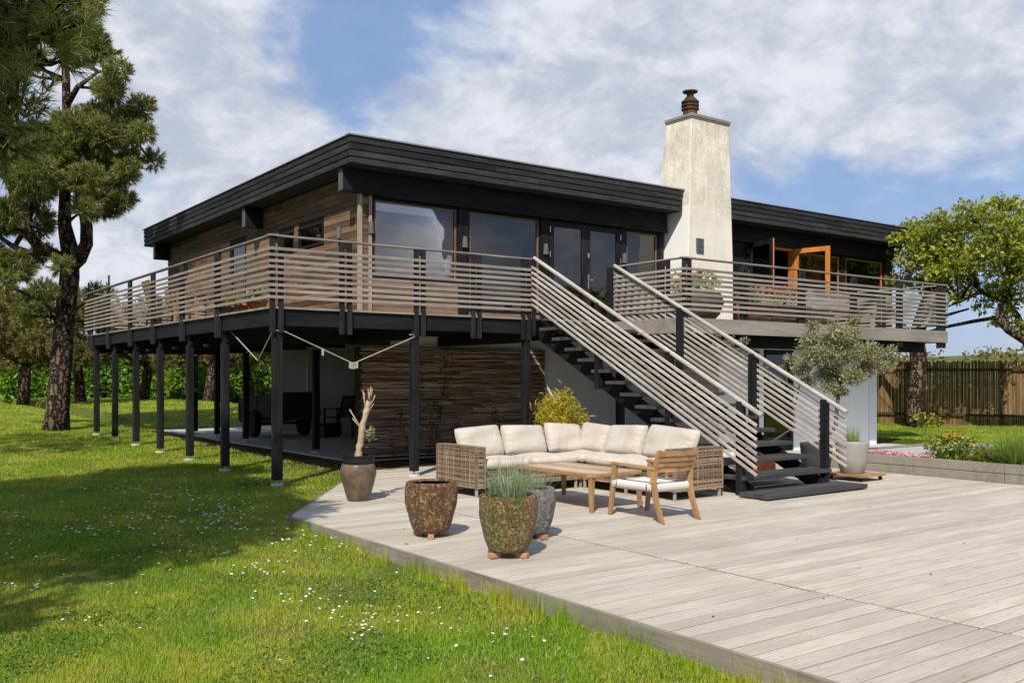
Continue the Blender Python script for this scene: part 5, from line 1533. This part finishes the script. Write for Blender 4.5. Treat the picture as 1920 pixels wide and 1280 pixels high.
broadleaf("spreading green tree whose crooked bare limbs reach in from the right over the fence", b2,
          [q2(2010, 808), q2(2000, 740), q2(1975, 680), q2(1950, 660), q2(1926, 640)], [.26, .22, .18, .15, .13],
          [([q2(1926, 640), q2(1890, 618), q2(1872, 598), q2(1876, 572), q2(1892, 552), q2(1900, 520)], [.12, .105, .09, .075, .06, .04]),
           ([q2(1926, 640), q2(1928, 590, .5), q2(1908, 552, .7), q2(1930, 500, .9)], [.10, .08, .06, .03]),
           ([q2(1905, 590, .5), q2(1860, 598, .9), q2(1815, 608, 1.2), q2(1780, 618, 1.5)], [.05, .05, .042, .02]),
           ([q2(1908, 560, .7), q2(1850, 545, .3), q2(1800, 565, .0), q2(1776, 575, 0)], [.06, .055, .04, .02])],
          [(tuple(q2(x, y, dd)), rr_ * 1.22 / 74.5) for (x, y, rr_, dd) in ((1800, 425, 30, .8), (1832, 410, 34, .2), (1868, 408, 36, .9), (1905, 402, 38, .1), (1820, 462, 42, .5), (1868, 460, 46, -.4), (1915, 455, 46, .6), (1795, 500, 32, .1), (1840, 510, 36, .9),
                                                       (1885, 512, 40, -.3), (1925, 510, 40, .4), (1905, 555, 28, .2), (1955, 420, 50, .4), (1965, 490, 50, .2), (2010, 440, 60, 0), (2010, 520, 50, .3), (1780, 458, 24, 1), (1890, 582, 15, .2), (2060, 470, 60, .2), (1916, 580, 18, .6), (1815, 535, 22, .4), (1858, 385, 20, .5), (1910, 375, 18, .5), (1888, 388, 20, .2), (1780, 480, 30, .6), (1850, 440, 36, -.8), (1895, 480, 36, -.9), (1812, 490, 34, -.7), (1770, 510, 24, .4), (1860, 545, 26, .4), (1835, 470, 36, 1.0), (1915, 540, 30, 1.0), (1768, 400, 16, .3), (1800, 392, 18, -.2), (1690, 445, 14, .4), (1895, 600, 18, .5), (1918, 610, 20, .2), (1850, 575, 14, .3), (1880, 372, 14, .2), (1795, 560, 15, .1))],
          62, "leafgreen", .15, 900, .5, "garden_tree")

# trees standing behind the lawn's near side; the house windows mirror them
for i, (x, y, h_, rad, mt_, lab) in enumerate(((27.5, -1.8, 5.6, 2.1, "leafgreen", "bushy green tree out of the picture that the glass doors mirror"), (43, 1.5, 9.5, 3.4, "needle_far", "tall golden tree out of the picture, nearer the house"),
                                             (49, -2.5, 10, 3.6, "needle_far", "tall golden tree out of the picture, in the middle"), (38, -5, 9, 3.2, "leafgreen", "tall green tree out of the picture, farthest from the house"))):
    rz_ = random.Random(300 + i); cl = []
    for j in range(22):
        a = rz_.uniform(0, 6.28); z = rz_.uniform(h_ * .3, h_ * .93); q = rad * rz_.random() ** .5 * (1 - .5 * max(0, z / h_ - .5))
        cl.append(((x + q * math.cos(a), y + q * math.sin(a), z), rad * .32))
    broadleaf(lab, (x, y, .1), [(x, y, -.1), (x + .1, y, h_ * .3), (x, y + .1, h_ * .7)], [.2, .16, .06], [], cl, 310 + i, mt_, .26, 130, .6, "background_tree", twigs=2)

# rough scrub along the dune's crest
r = np.random.default_rng(401); n = 9000
u = r.uniform(10, 60, n); d = r.uniform(44, 70, n)
hz = (.1 + 2.75 * smooth(33, 62, d) * (.75 + .25 * np.sin(u * .23 + 1.0) + .12 * np.sin(u * .61)) * smooth(4, 12, u)) * 1.0
k = (np.sin(u * .9 + 1.3 * np.sin(d * .4)) + np.sin(d * .7 + u * .37)) > .35; u, d, hz = u[k], d[k], hz[k]
P = np.stack([CS * u + SN * d, -SN * u + CS * d, hz + r.random(len(u)) ** 2 * .6], -1)
V, F = leaves(P, r, .42, .5, .4); o = raw_mesh("dune_scrub", V, F, M["needle_far"], loc=at(30, 55, 2)); tag(o, "rough olive scrub along the crest of the dune beyond the fence", "scrub", None, "stuff")

# ------------------------------------------------------------------ fence
fen = thing("garden_fence", "tall brown paling fence with dark rails along the right side of the garden", "fence", at(13, 26.4, .1))
f0, f1 = at(8.5, 29.0), at(17.5, 22.9)
fd = (f1 - f0).normalized(); fn = Vector((fd.y, -fd.x, 0)); L = (f1 - f0).length
M["rail"] = wood("dark_fence_rail", (.03, .02, .012), (.10, .07, .04), "X", 26, .3, .9, .1, .5)
M["paling"] = wood("brown_paling", (.065, .04, .018), (.30, .19, .088), "Z", 26, .4, .9, .1, .5)
rq = random.Random(31); mb = MB(); s = 0
while s < L:
    wd2 = rq.uniform(.03, .055); c = f0 + fd * (s + wd2 / 2) + fn * rq.uniform(-.008, .008); zt = 1.92 + rq.uniform(-.035, .035)
    lean = rq.uniform(-.012, .012)
    mb.bar((c.x, c.y, 0), (c.x + fd.x * lean, c.y + fd.y * lean, zt), .022, wd2 - .006, fd)
    s += wd2
mb.build("palings", M["paling"], fen)
for z in (.42, 1.68):
    mb = MB(); a, b = f0 + fn * .055, f1 + fn * .055; mb.bar((a.x, a.y, z), (b.x, b.y, z), .06, .07); mb.build("rail", M["rail"], fen)
s = 1.2
while s < L:
    mb = MB(); c = f0 + fd * s + fn * -.07; mb.bar((c.x, c.y, 0), (c.x, c.y, 1.85), .09, .09, fd); mb.build("fence_post", M["paling"], fen); s += 2.4

# ------------------------------------------------------------------ olive trees, bamboo, potted plants
DO = 14.6
def qo(x, y, dd=0.0): return at((x - 960) / 1750 * DO, DO + dd, 1.5 + (705 - y) / 1750 * DO)
so = 1750 / DO
rb = Vector((12.15, 8.75, .42))
broadleaf("bushy grey green olive tree in the dark pot right of the stairs", rb,
          [rb, qo(1567, 800), qo(1569, 765), qo(1574, 725), qo(1570, 690), qo(1576, 650)], [.035, .032, .03, .028, .024, .014],
          [([qo(1572, 735), qo(1550, 700, .2), qo(1530, 660, .3)], [.02, .015, .01]), ([qo(1574, 720), qo(1610, 690, -.1), qo(1640, 660, .1)], [.02, .015, .01])],
          [(tuple(qo(x, y, dd)), r_ * 1.18 / so) for (x, y, r_, dd) in ((1530, 640, 24, .2), (1560, 628, 26, -.2), (1598, 625, 24, .2), (1545, 668, 28, -.2), (1580, 665, 30, .25), (1615, 660, 26, -.15), (1645, 662, 20, .2), (1668, 672, 15, .1),
                                                           (1560, 700, 26, .1), (1590, 705, 22, -.2), (1630, 690, 20, .2), (1655, 690, 16, -.1), (1505, 690, 18, .1), (1490, 672, 12, .2), (1575, 735, 14, 0), (1515, 665, 18, -.2), (1606, 600, 12, .1), (1672, 655, 10, 0), (1528, 610, 13, .1), (1520, 715, 14, .1), (1550, 725, 14, -.1))],
          63, "olive", .06, 17000, .28, "olive_tree", .25, twigs=9, inner=.1, barkmat="twig")
rb = Vector((12.0, 9.75, .30))
DQ = 15.0
def qq(x, y, dd=0.0): return at((x - 960) / 1750 * DQ, DQ + dd, 1.5 + (705 - y) / 1750 * DQ)
broadleaf("slender sparse olive tree in the clay planter behind the stair rail", rb,
          [rb, qq(1490, 800), qq(1488, 760), qq(1478, 720), qq(1468, 690)], [.02, .018, .016, .013, .009],
          [([qq(1484, 750), qq(1440, 700, .1), qq(1400, 655, .1), qq(1362, 625, .1)], [.012, .010, .008, .004]), ([qq(1488, 770), qq(1500, 720), qq(1506, 690)], [.012, .009, .005])],
          [(tuple(qq(x, y, dd)), r_ / 116.7) for (x, y, r_, dd) in ((1350, 625, 13, 0), (1370, 640, 15, .1), (1392, 640, 12, -.1), (1385, 662, 14, .1), (1410, 668, 13, 0), (1435, 690, 12, .1), (1470, 690, 13, 0), (1500, 698, 13, .1), (1345, 650, 10, .1), (1420, 720, 10, .1), (1488, 730, 11, 0), (1455, 715, 12, 0))],
          64, "olive", .06, 8000, .26, "olive_tree", .25, twigs=5, inner=.1, barkmat="twig")

def blades(P, D, r, L, w0, bend=.35, seg=3):
    """curved grass blades: P bases, D lean directions (horizontal), L lengths"""
    n = len(P); V = []
    az = unit(np.stack([-D[:, 1], D[:, 0], np.zeros(n)], -1))
    lean = r.random((n, 1)) * bend
    for s in range(seg + 1):
        t = s / seg
        c = P + np.array([0, 0, 1.0]) * (L * t * (1 - .25 * lean * t)) + D * (L * lean * (t ** 1.8))
        wv = az * (w0 * (1 - t) * .5 + .0004)
        V += [c - wv, c + wv]
    V = np.stack(V, 1)
    o = (np.arange(n) * 2 * (seg + 1))[:, None]
    F = np.concatenate([o + np.array([[2 * s, 2 * s + 1, 2 * s + 3, 2 * s + 2]]) for s in range(seg)], 0)
    return V.reshape(-1, 3), F

def tuft(name, label, cat, c, rad, n, L0, L1, w0, mat, seed, bend=.5, group=None, spread=1.0):
    r = np.random.default_rng(seed)
    a = r.uniform(0, 6.283, n); q = rad * np.sqrt(r.random(n))
    P = np.stack([c[0] + q * np.cos(a), c[1] + q * np.sin(a), np.full(n, c[2])], -1)
    D = np.stack([np.cos(a) + r.normal(size=n) * .5, np.sin(a) + r.normal(size=n) * .5, np.zeros(n)], -1) * (.35 + .65 * (q / rad))[:, None] * spread
    V, F = blades(P, D, r, r.uniform(L0, L1, (n, 1)), w0, bend, 4)
    o = raw_mesh(name, V, F, M[mat], loc=c)
    return tag(o, label, cat, group)
tuft("ornamental_grass", "upright blue green grass growing from the green glazed pot", "grass plant", (4.57, 6.30, .445), .17, 330, .18, .44, .0075, "bluegrass", 70, 1.05)
tuft("ornamental_grass", "thin sparse grass growing from the grey crackled pot", "grass plant", (5.28, 6.88, .39), .13, 110, .16, .36, .005, "bluegrass", 71, 1.1)
M["drygrass"] = leafmat("dry_grass", (.30, .26, .14), (.46, .42, .26), None, .2, .6, 3)
tuft("ornamental_grass", "a few dry straws in the rust brown pot", "grass plant", (4.56, 7.52, .42), .12, 34, .06, .14, .005, "drygrass", 72, 1.6)
tuft("ornamental_grass", "short green grass in the tall pale grey pot", "grass plant", (12.0, 8.03, .52), .11, 120, .14, .30, .006, "longgrass", 73, .5)
tuft("ornamental_grass", "large clump of long bright green grass at the right end of the flower bed", "grass plant", (13.75, 6.5, .2), .26, 900, .35, .66, .010, "longgrass", 74, 1.3, spread=1.1)

r = np.random.default_rng(81)
P = np.array(off(.14, .31)) + r.normal(size=(110, 3)) * np.array([.035, .035, .04])
V, F = leaves(P, r, .05, .25, .2); raw_mesh("sprout", V, F, M["olive"], dt)
# bamboo in front of the stringer
bb = thing("bamboo_shrub", "rounded yellow bamboo shrub behind the sofa's corner", "shrub", (9.3, 11.4, 0))
r = np.random.default_rng(80); rq = random.Random(80)
mb = MB(); Ps = []
for i in range(60):
    a = rq.uniform(0, 6.28); q = rq.random() ** .5 * .42; x = 9.3 + q * math.cos(a); y = 11.4 + q * math.sin(a); top = 1.28 - .55 * (q / .42) ** 2 + rq.uniform(-.12, .1)
    base = Vector((9.3 + q * .4 * math.cos(a), 11.4 + q * .4 * math.sin(a), .0)); e = Vector((x, y, top))
    mb.tube([base, (base + e) / 2 + Vector((0, 0, .1)), e], [.006, .004, .002], 5)
    n = 78; t = r.random((n, 1)) ** .7 * .7 + .3
    Ps.append(np.array(base) * (1 - t) + np.array(e) * t + r.normal(size=(n, 3)) * .065)
mb.build("canes", M["twig"], bb)
V, F = leaves(np.concatenate(Ps), r, .115, .13, .2, None, .3); raw_mesh("foliage", V, F, M["bamboo"], bb)

# ivy climbing the stick screen
M["ivy"] = leafmat("ivy_leaves", (.012, .035, .008), (.045, .10, .022), None, .25, .5, 3)
iv = thing("climbing_plant", "sparse green creeper with bare stems climbing the brown stick screen", "creeper", (8.9, 14.8, 0))
mb = MB(); Ps = []
for (xa, xb, zt) in ((8.3, 8.1, .5), (8.6, 8.3, .9), (8.9, 9.05, 1.0), (9.1, 9.35, 2.0), (8.7, 8.75, 1.7), (9.6, 9.5, .7), (10.2, 10.5, .9), (9.4, 9.1, .5)):
    pts = [Vector((xa + (xb - xa) * i / 7 + rq.uniform(-.05, .05), 14.84 + rq.uniform(-.02, .02), .0 + zt * i / 7)) for i in range(8)]
    mb.tube(pts, [.008 - .0007 * i for i in range(8)], 5)
    n = int(46 * zt); k = r.integers(1, 8, n); Ps.append(np.array([tuple(pts[j]) for j in k]) + r.normal(size=(n, 3)) * np.array([.07, .02, .08]) - np.array([0, .03, 0]))
mb.build("stems", M["twig"], iv)
V, F = leaves(np.concatenate(Ps), r, .055, .8, 0.0); raw_mesh("foliage", V, F, M["ivy"], iv)

def shrublet(name, label, cat, c, rad, hgt, n, size, mat, seed, flower=None, nf=0, fsize=.03, wide=.55, group=None):
    r = np.random.default_rng(seed); rq = random.Random(seed)
    t = thing(name, label, cat, c, group)
    mb = MB()
    for i in range(8):
        a = rq.uniform(0, 6.28); q = rq.uniform(.2, .8) * rad
        mb.tube([c, (c[0] + q * .4 * math.cos(a), c[1] + q * .4 * math.sin(a), c[2] + hgt * .5), (c[0] + q * math.cos(a), c[1] + q * math.sin(a), c[2] + hgt * .85)], [.007, .005, .003], 5)
    mb.build("stems", M["twig"], t)
    o, d = shell(n, r, 1.0, .3); o[:, 2] = (o[:, 2] * .5 + .5)
    P = np.array(c) + o * np.array([rad, rad, hgt]); V, F = leaves(P, r, size, wide, .4, d); raw_mesh("foliage", V, F, M[mat], t)
    if flower:
        o, d = shell(nf, r, 1.0, .85); o[:, 2] = np.abs(o[:, 2]) * .6 + .42
        P = np.array(c) + o * np.array([rad, rad, hgt])
        for q in P:
            V, F = leaves(np.repeat(q[None], 5, 0) + r.normal(size=(5, 3)) * fsize * .22, r, fsize, .9, .2); raw_mesh("flower", V, F, M[flower], t)
    return t
M["red"] = leafmat("red_petals", (.42, .012, .012), (.62, .03, .03), None, .25, .5)
M["pink"] = leafmat("pink_petals", (.62, .24, .30), (.80, .55, .58), None, .3, .5)
M["lilac"] = leafmat("lilac_petals", (.36, .28, .46), (.55, .46, .62), None, .3, .5)
M["gold"] = leafmat("golden_leaves", (.34, .29, .02), (.62, .48, .05), (.50, .26, .06), .3, .5, 4)
shrublet("geranium", "red geraniums in the left red clay flower box", "flowers", (13.66, 11.1, ZF + .36), .36, .34, 260, .07, "leafgreen", 90, "red", 46, .05)
shrublet("geranium", "red geraniums in the right red clay flower box", "flowers", (14.43, 11.1, ZF + .36), .36, .36, 260, .07, "leafgreen", 91, "red", 70, .05)
shrublet("bowl_shrub", "loose green shrub with a few dark red blooms in the big bowl planter", "shrub", (14.15, 13.1, ZF + .66), .55, .55, 700, .10, "leafgreen", 92, "red", 12, .08, .4)
shrublet("potted_plant", "yellow green plant in the larger clay pot on the terrace", "plant", (5.35, 14.02, ZF + .2), .2, .26, 120, .08, "longgrass", 93)
shrublet("potted_plant", "yellow green trailing plant in the wide bowl on the terrace", "plant", (5.30, 15.15, ZF + .16), .24, .22, 150, .08, "leafgreen", 94)
shrublet("golden_shrub", "yellow and green leaved shrub in the flower bed behind the kerb", "shrub", (13.95, 7.6, .2), .40, .42, 800, .06, "hedgeleaf", 95, "gold", 80, .05)
shrublet("flowering_herb", "low flower bed plant with pale lilac blooms between the shrub and the long grass", "flowers", (13.85, 7.0, .2), .34, .28, 700, .05, "leafgreen", 96, "lilac", 26, .05)
shrublet("flowering_herb", "low flower bed plant with lilac blooms just left of the long grass", "flowers", (14.5, 6.9, .2), .5, .24, 800, .05, "longgrass", 97, "lilac", 30, .05)
shrublet("rust_leaved_plant", "small plant with rust leaves at the foot of the fence tree", "plant", tuple(q1(1716, 790, -.6))[:2] + (.1,), .45, .45, 150, .1, "leafgreen", 98, "gold", 8, .07)
# pink cushion flowers along the kerb
r = np.random.default_rng(99)
n = 2600; P = np.stack([13.5 + r.random(n) * .36, 7.75 + r.random(n) * 1.45, .235 + r.random(n) * .05], -1)
V, F = leaves(P, r, .045, .9, .8); o = raw_mesh("pink_groundcover", V, F, M["pink"], loc=(13.5, 8.5, .2))
tag(o, "strip of small pink flowers along the top of the concrete kerb", "flowers", None, "stuff")
n = 2600; P = np.stack([13.5 + r.random(n) * .4, 7.75 + r.random(n) * 1.45, .22 + r.random(n) * .04], -1)
V, F = leaves(P, r, .04, .5, .5); o = raw_mesh("kerb_greenery", V, F, M["hedgeleaf"], loc=(13.5, 8.5, .2))
tag(o, "low green leaves under the pink flowers along the kerb", "ground cover", None, "stuff")
n = 9000; P = np.stack([13.5 + r.random(n) * 2.2, 3 + r.random(n) * 4.7, .21 + r.random(n) ** 2 * .12], -1)
V, F = leaves(P, r, .06, .4, .5); o = raw_mesh("bed_greenery", V, F, M["leafgreen"], loc=(14, 6, .2))
tag(o, "low green ground cover filling the flower bed behind the kerb", "ground cover", None, "stuff")
# ------------------------------------------------------------------ lawn grass
r = np.random.default_rng(123)
m, h = new_mat("grass_blades")
geo = h.n("ShaderNodeNewGeometry"); co = h.n("ShaderNodeTexCoord").outputs["Object"]
patch = h.ramp(h.noise(co, .8, 6, .66, .5), .40, .58)
fine = h.ramp(h.noise(co, 3.5, 4, .6), .3, .7)
c_ = h.mix(patch, (.215, .42, .008, 1), (.55, .54, .05, 1))
c_ = h.mix(h.math("MULTIPLY", fine, .55), c_, (.36, .50, .016, 1))
dry = h.math("MULTIPLY", h.ramp(h.noise(co, 1.1, 5, .65, .3), .54, .68), h.ramp(geo.outputs["Random Per Island"], .2, .6))
c_ = h.mix(h.math("MULTIPLY", dry, .75), c_, (.46, .36, .13, 1))
c_ = h.mix(h.math("MULTIPLY", h.ramp(geo.outputs["Random Per Island"], .9, .93), .8), c_, (.52, .47, .20, 1))
br = h.math("ADD", h.math("MULTIPLY", geo.outputs["Random Per Island"], .5), .75)
scn = h.n("ShaderNodeVectorMath", operation="SCALE"); h.l(c_, scn.inputs[0]); h.l(br, scn.inputs["Scale"])
p = h.n("ShaderNodeBsdfPrincipled"); h.l(scn.outputs[0], p.inputs["Base Color"]); p.inputs["Roughness"].default_value = .5; p.inputs["Specular IOR Level"].default_value = .25
tr = h.n("ShaderNodeBsdfTranslucent"); h.l(scn.outputs[0], tr.inputs[0])
mx = h.n("ShaderNodeMixShader"); mx.inputs[0].default_value = .42; h.l(p.outputs[0], mx.inputs[1]); h.l(tr.outputs[0], mx.inputs[2])
h.l(mx.outputs[0], h.n("ShaderNodeOutputMaterial").inputs[0])
M["grass"] = m

def lawn_ok(x, y):
    ok = ~in_patio(x, y, .03)
    ok &= ~((x > 7.3) & (x < 19) & (y > 13.2) & (y < 27.5))
    ok &= ~((x > 13.2) & (x < 17.1) & (y < 9.5))
    ok &= ~((x > 6.5) & (x < 13.4) & (y < 14) & (y > 9.5) & in_patio(x, y, .03))
    ok &= ~((x > 4) & (x < 13.3) & (y < 9.5))
    ok &= ~((x > 13.3) & (x < 18.8) & (y < 12.2) & (y > 9.2))
    shade = (x > 5.7) & (x < 7.5) & (y > 12.2) & (y < 26)
    ok &= ~(shade & (r.random(len(x)) > np.clip((6.9 - x) / 1.4, .03, 1)))
    return ok
N = 2000000
d = np.exp(r.uniform(math.log(4.2), math.log(46), N)); u = d * r.uniform(-1.1, .9, N)
x = CS * u + SN * d; y = -SN * u + CS * d
k = lawn_ok(x, y); x, y, d = x[k], y[k], d[k]
# mown clumps: height follows a soft noise, blades thin out in worn patches
worn = np.sin(x * 1.9 + 2.1 * np.sin(y * 1.3 + .4)) + np.sin(y * 2.3 + 1.8 * np.sin(x * 1.1)) + .6 * np.sin(x * 4.7 + y * 3.9)
k = r.random(len(x)) > np.clip((worn - 1.35) * .9, 0, .8); x, y, d = x[k], y[k], d[k]
wav = .5 + .25 * np.sin(x * 5.1 + 2 * np.sin(y * 3.3)) + .25 * np.sin(y * 6.3 + 2 * np.sin(x * 4.1))
L = (.014 + .016 * wav + .012 * r.random(len(x))) * (1 + np.clip((d - 8) / 40, 0, .6))
edge = (x > 3.72) & (x < 4.0) & (y < 9.5)
L = L * (1 + .7 * np.clip(np.sin(x * 2.3 + 1.7 * np.sin(y * 1.9)) * np.sin(y * 2.7 + 1.3 * np.sin(x * 2.2)), 0, 1) ** 2 * r.random(len(x)))
L = np.where(r.random(len(x)) < .012, L * r.uniform(1.4, 2.3, len(x)), L)
L = np.where(edge & (r.random(len(x)) < .25), L * r.uniform(1.0, 1.7, len(x)), L)
n = len(x)
P = np.stack([x, y, gz(x, y) - .004], -1)
a = r.uniform(0, 6.283, n); lean = r.uniform(.2, 1.3, n)
w0 = (.0034 * np.maximum(1, d / 7))[:, None]
side = np.stack([np.cos(a), np.sin(a), np.zeros(n)], -1); fw = np.stack([-np.sin(a), np.cos(a), np.zeros(n)], -1)
tip = P + np.stack([np.zeros(n), np.zeros(n), L], -1) + fw * (L * lean)[:, None]
V = np.stack([P - side * w0 / 2, P + side * w0 / 2, tip], 1).reshape(-1, 3)
g_o = raw_mesh("lawn_grass", V, np.arange(len(V)).reshape(-1, 3), M["grass"]); g_o["kind"] = "stuff"
tag(g_o, "short green mown grass covering the lawn with paler dry patches", "grass")
# clover patches and dry bits between the blades
n = 60000; d2 = np.exp(r.uniform(math.log(4.3), math.log(16), n)); u2 = d2 * r.uniform(-.75, .5, n); x2 = CS * u2 + SN * d2; y2 = -SN * u2 + CS * d2
k = lawn_ok(x2, y2) & ((np.sin(x2 * 2.7 + 1.9 * np.sin(y2 * 1.7)) + np.sin(y2 * 3.1 + 1.5 * np.sin(x2 * 2.1))) > .75); x2, y2 = x2[k], y2[k]
P = np.stack([x2, y2, gz(x2, y2) + .022 + .012 * r.random(len(x2))], -1)
V, F = leaves(P, r, .021, .9, 1.2)
M["clover"] = leafmat("clover_leaves", (.05, .13, .015), (.14, .27, .03), None, .3, .5, 2)
o = raw_mesh("clover", V, F, M["clover"]); tag(o, "low dark green clover growing in patches among the grass", "clover", None, "stuff")
n = 9000; d2 = np.exp(r.uniform(math.log(4.3), math.log(14), n)); u2 = d2 * r.uniform(-.75, .5, n); x2 = CS * u2 + SN * d2; y2 = -SN * u2 + CS * d2
k = lawn_ok(x2, y2); x2, y2 = x2[k], y2[k]
P = np.stack([x2, y2, gz(x2, y2) + .026 + .012 * r.random(len(x2))], -1)
V, F = leaves(P, r, .035, .14, 1.5)
o = raw_mesh("dry_litter", V, F, M["drygrass"]); tag(o, "dry straw coloured bits lying in the mown grass", "litter", None, "stuff")
# taller tufts against the patio's edge
rq = random.Random(3); Vs = []; Fs = []; o0 = 0
for i in range(70):
    yy = rq.uniform(2.5, 9.3) if i > 10 else rq.uniform(5.2, 6.6); c = (3.93 - abs(rq.gauss(0, .05)), yy)
    n = rq.randint(8, 26); a = r.uniform(0, 6.283, n); q = .05 * np.sqrt(r.random(n))
    P = np.stack([c[0] + q * np.cos(a), c[1] + q * np.sin(a), np.full(n, -.135)], -1)
    P[:, 0] = np.minimum(P[:, 0], 3.962)
    D = np.stack([np.cos(a), np.sin(a), np.zeros(n)], -1) * .7; D[:, 0] = -np.abs(D[:, 0]) * .6
    V, F = blades(P, D, r, r.uniform(.07, .21, (n, 1)), .005, .8, 3)
    Vs.append(V); Fs.append(F + o0); o0 += len(V)
eg = raw_mesh("edge_grass", np.concatenate(Vs), np.concatenate(Fs), M["grass"]); eg["kind"] = "stuff"
tag(eg, "longer uncut grass tufts along the patio's grey edge board", "grass")

# ------------------------------------------------------------------ daisies
M["petal"] = plain("white_petals", (.80, .80, .78), .7, .2, 0, .03)
dm = MB()
for k in range(10):
    a = 2 * math.pi * k / 10; ca, sa = math.cos(a), math.sin(a)
    dm.add([(.003 * ca, .003 * sa, .001), (.011 * ca - .0035 * sa, .011 * sa + .0035 * ca, .0035), (.0145 * ca, .0145 * sa, .003), (.011 * ca + .0035 * sa, .011 * sa - .0035 * ca, .0035)], [(0, 1, 2, 3)])
dm.lathe([(.0045, .001), (.004, .004), (0.0, .0055)], 8)
d0 = dm.build("daisy", M["petal"], loc=(0, 0, 0))
tag(d0, "tiny white daisy flower open in the short lawn grass", "daisy", "daisies scattered over the lawn")
spots = []
px_clusters = [(1520, 2560)]
rq = random.Random(17)
# drifts of daisies, (u, d, spread, count) on the lawn
for (px, py, sp, cnt) in ((230, 918, 26, 16), (325, 917, 18, 14), (270, 972, 30, 12), (265, 967, 22, 10), (420, 968, 22, 18), (455, 950, 16, 8), (360, 945, 30, 14), (390, 937, 26, 10), (370, 1010, 30, 24), (400, 1000, 40, 16),
                          (290, 1022, 16, 7), (340, 985, 60, 24), (160, 990, 30, 8), (30, 965, 25, 10), (60, 1018, 30, 12), (20, 1032, 20, 5), (20, 1087, 16, 6), (62, 1091, 16, 6), (175, 1000, 14, 8), (240, 1035, 18, 8), (545, 1000, 34, 22),
                          (570, 1012, 22, 14), (480, 1065, 20, 16), (500, 1052, 14, 8), (620, 1030, 34, 14), (650, 1018, 20, 8), (560, 1118, 26, 14), (580, 1108, 16, 8), (650, 1160, 24, 12), (690, 1140, 18, 10), (720, 1150, 26, 12), (760, 1145, 30, 10), (680, 1185, 14, 6),
                          (160, 1152, 18, 7), (860, 1175, 40, 10), (950, 1180, 10, 4), (1010, 1195, 10, 4), (640, 1126, 40, 14), (400, 890, 60, 16), (470, 905, 40, 10), (350, 770, 40, 16), (440, 780, 30, 10), (200, 1060, 120, 18), (560, 1080, 160, 16), (900, 1230, 90, 5)):
    for i in range(cnt):
        x_ = px + rq.gauss(0, sp * 1.5); y_ = py + rq.gauss(0, sp * .40)
        if y_ < 760: continue
        d = 1750 * 1.6 / (y_ - 705)
        for _ in range(3):
            p_ = at((x_ - 960) / 1750 * d, d); zg = float(gz(p_.x, p_.y)); d = 1750 * (1.5 - zg - .045) / (y_ - 705)
        p_ = at((x_ - 960) / 1750 * d, d)
        if lawn_ok(np.array([p_.x]), np.array([p_.y]))[0] and d > 4.3: spots.append((d, p_.x, p_.y))
spots.sort()
for i, (d, x_, y_) in enumerate(spots[:298]):
    o = d0 if i == 0 else d0.copy()
    if i: C.objects.link(o)
    o.location = (x_, y_, float(gz(x_, y_)) + .030 + rq.uniform(-.004, .008))
    s = rq.uniform(.55, .85) * (1.0 if d < 7 else 1.15)
    o.scale = (s, s, s); o.rotation_euler = (rq.uniform(-.4, .4), rq.uniform(-.4, .4), rq.uniform(0, 6))
rest = MB()
for (d, x_, y_) in spots[298:]:
    s = 1.3; z_ = float(gz(x_, y_)) + .042
    rest.lathe([(.001, -.002), (.012 * s, 0), (.005, .004), (0, .005)], 7, (x_, y_, z_))
if rest.v:
    o = rest.build("far_daisies", M["petal"]); tag(o, "faint far drifts of white daisies on the lawn", "daisies", None, "stuff")
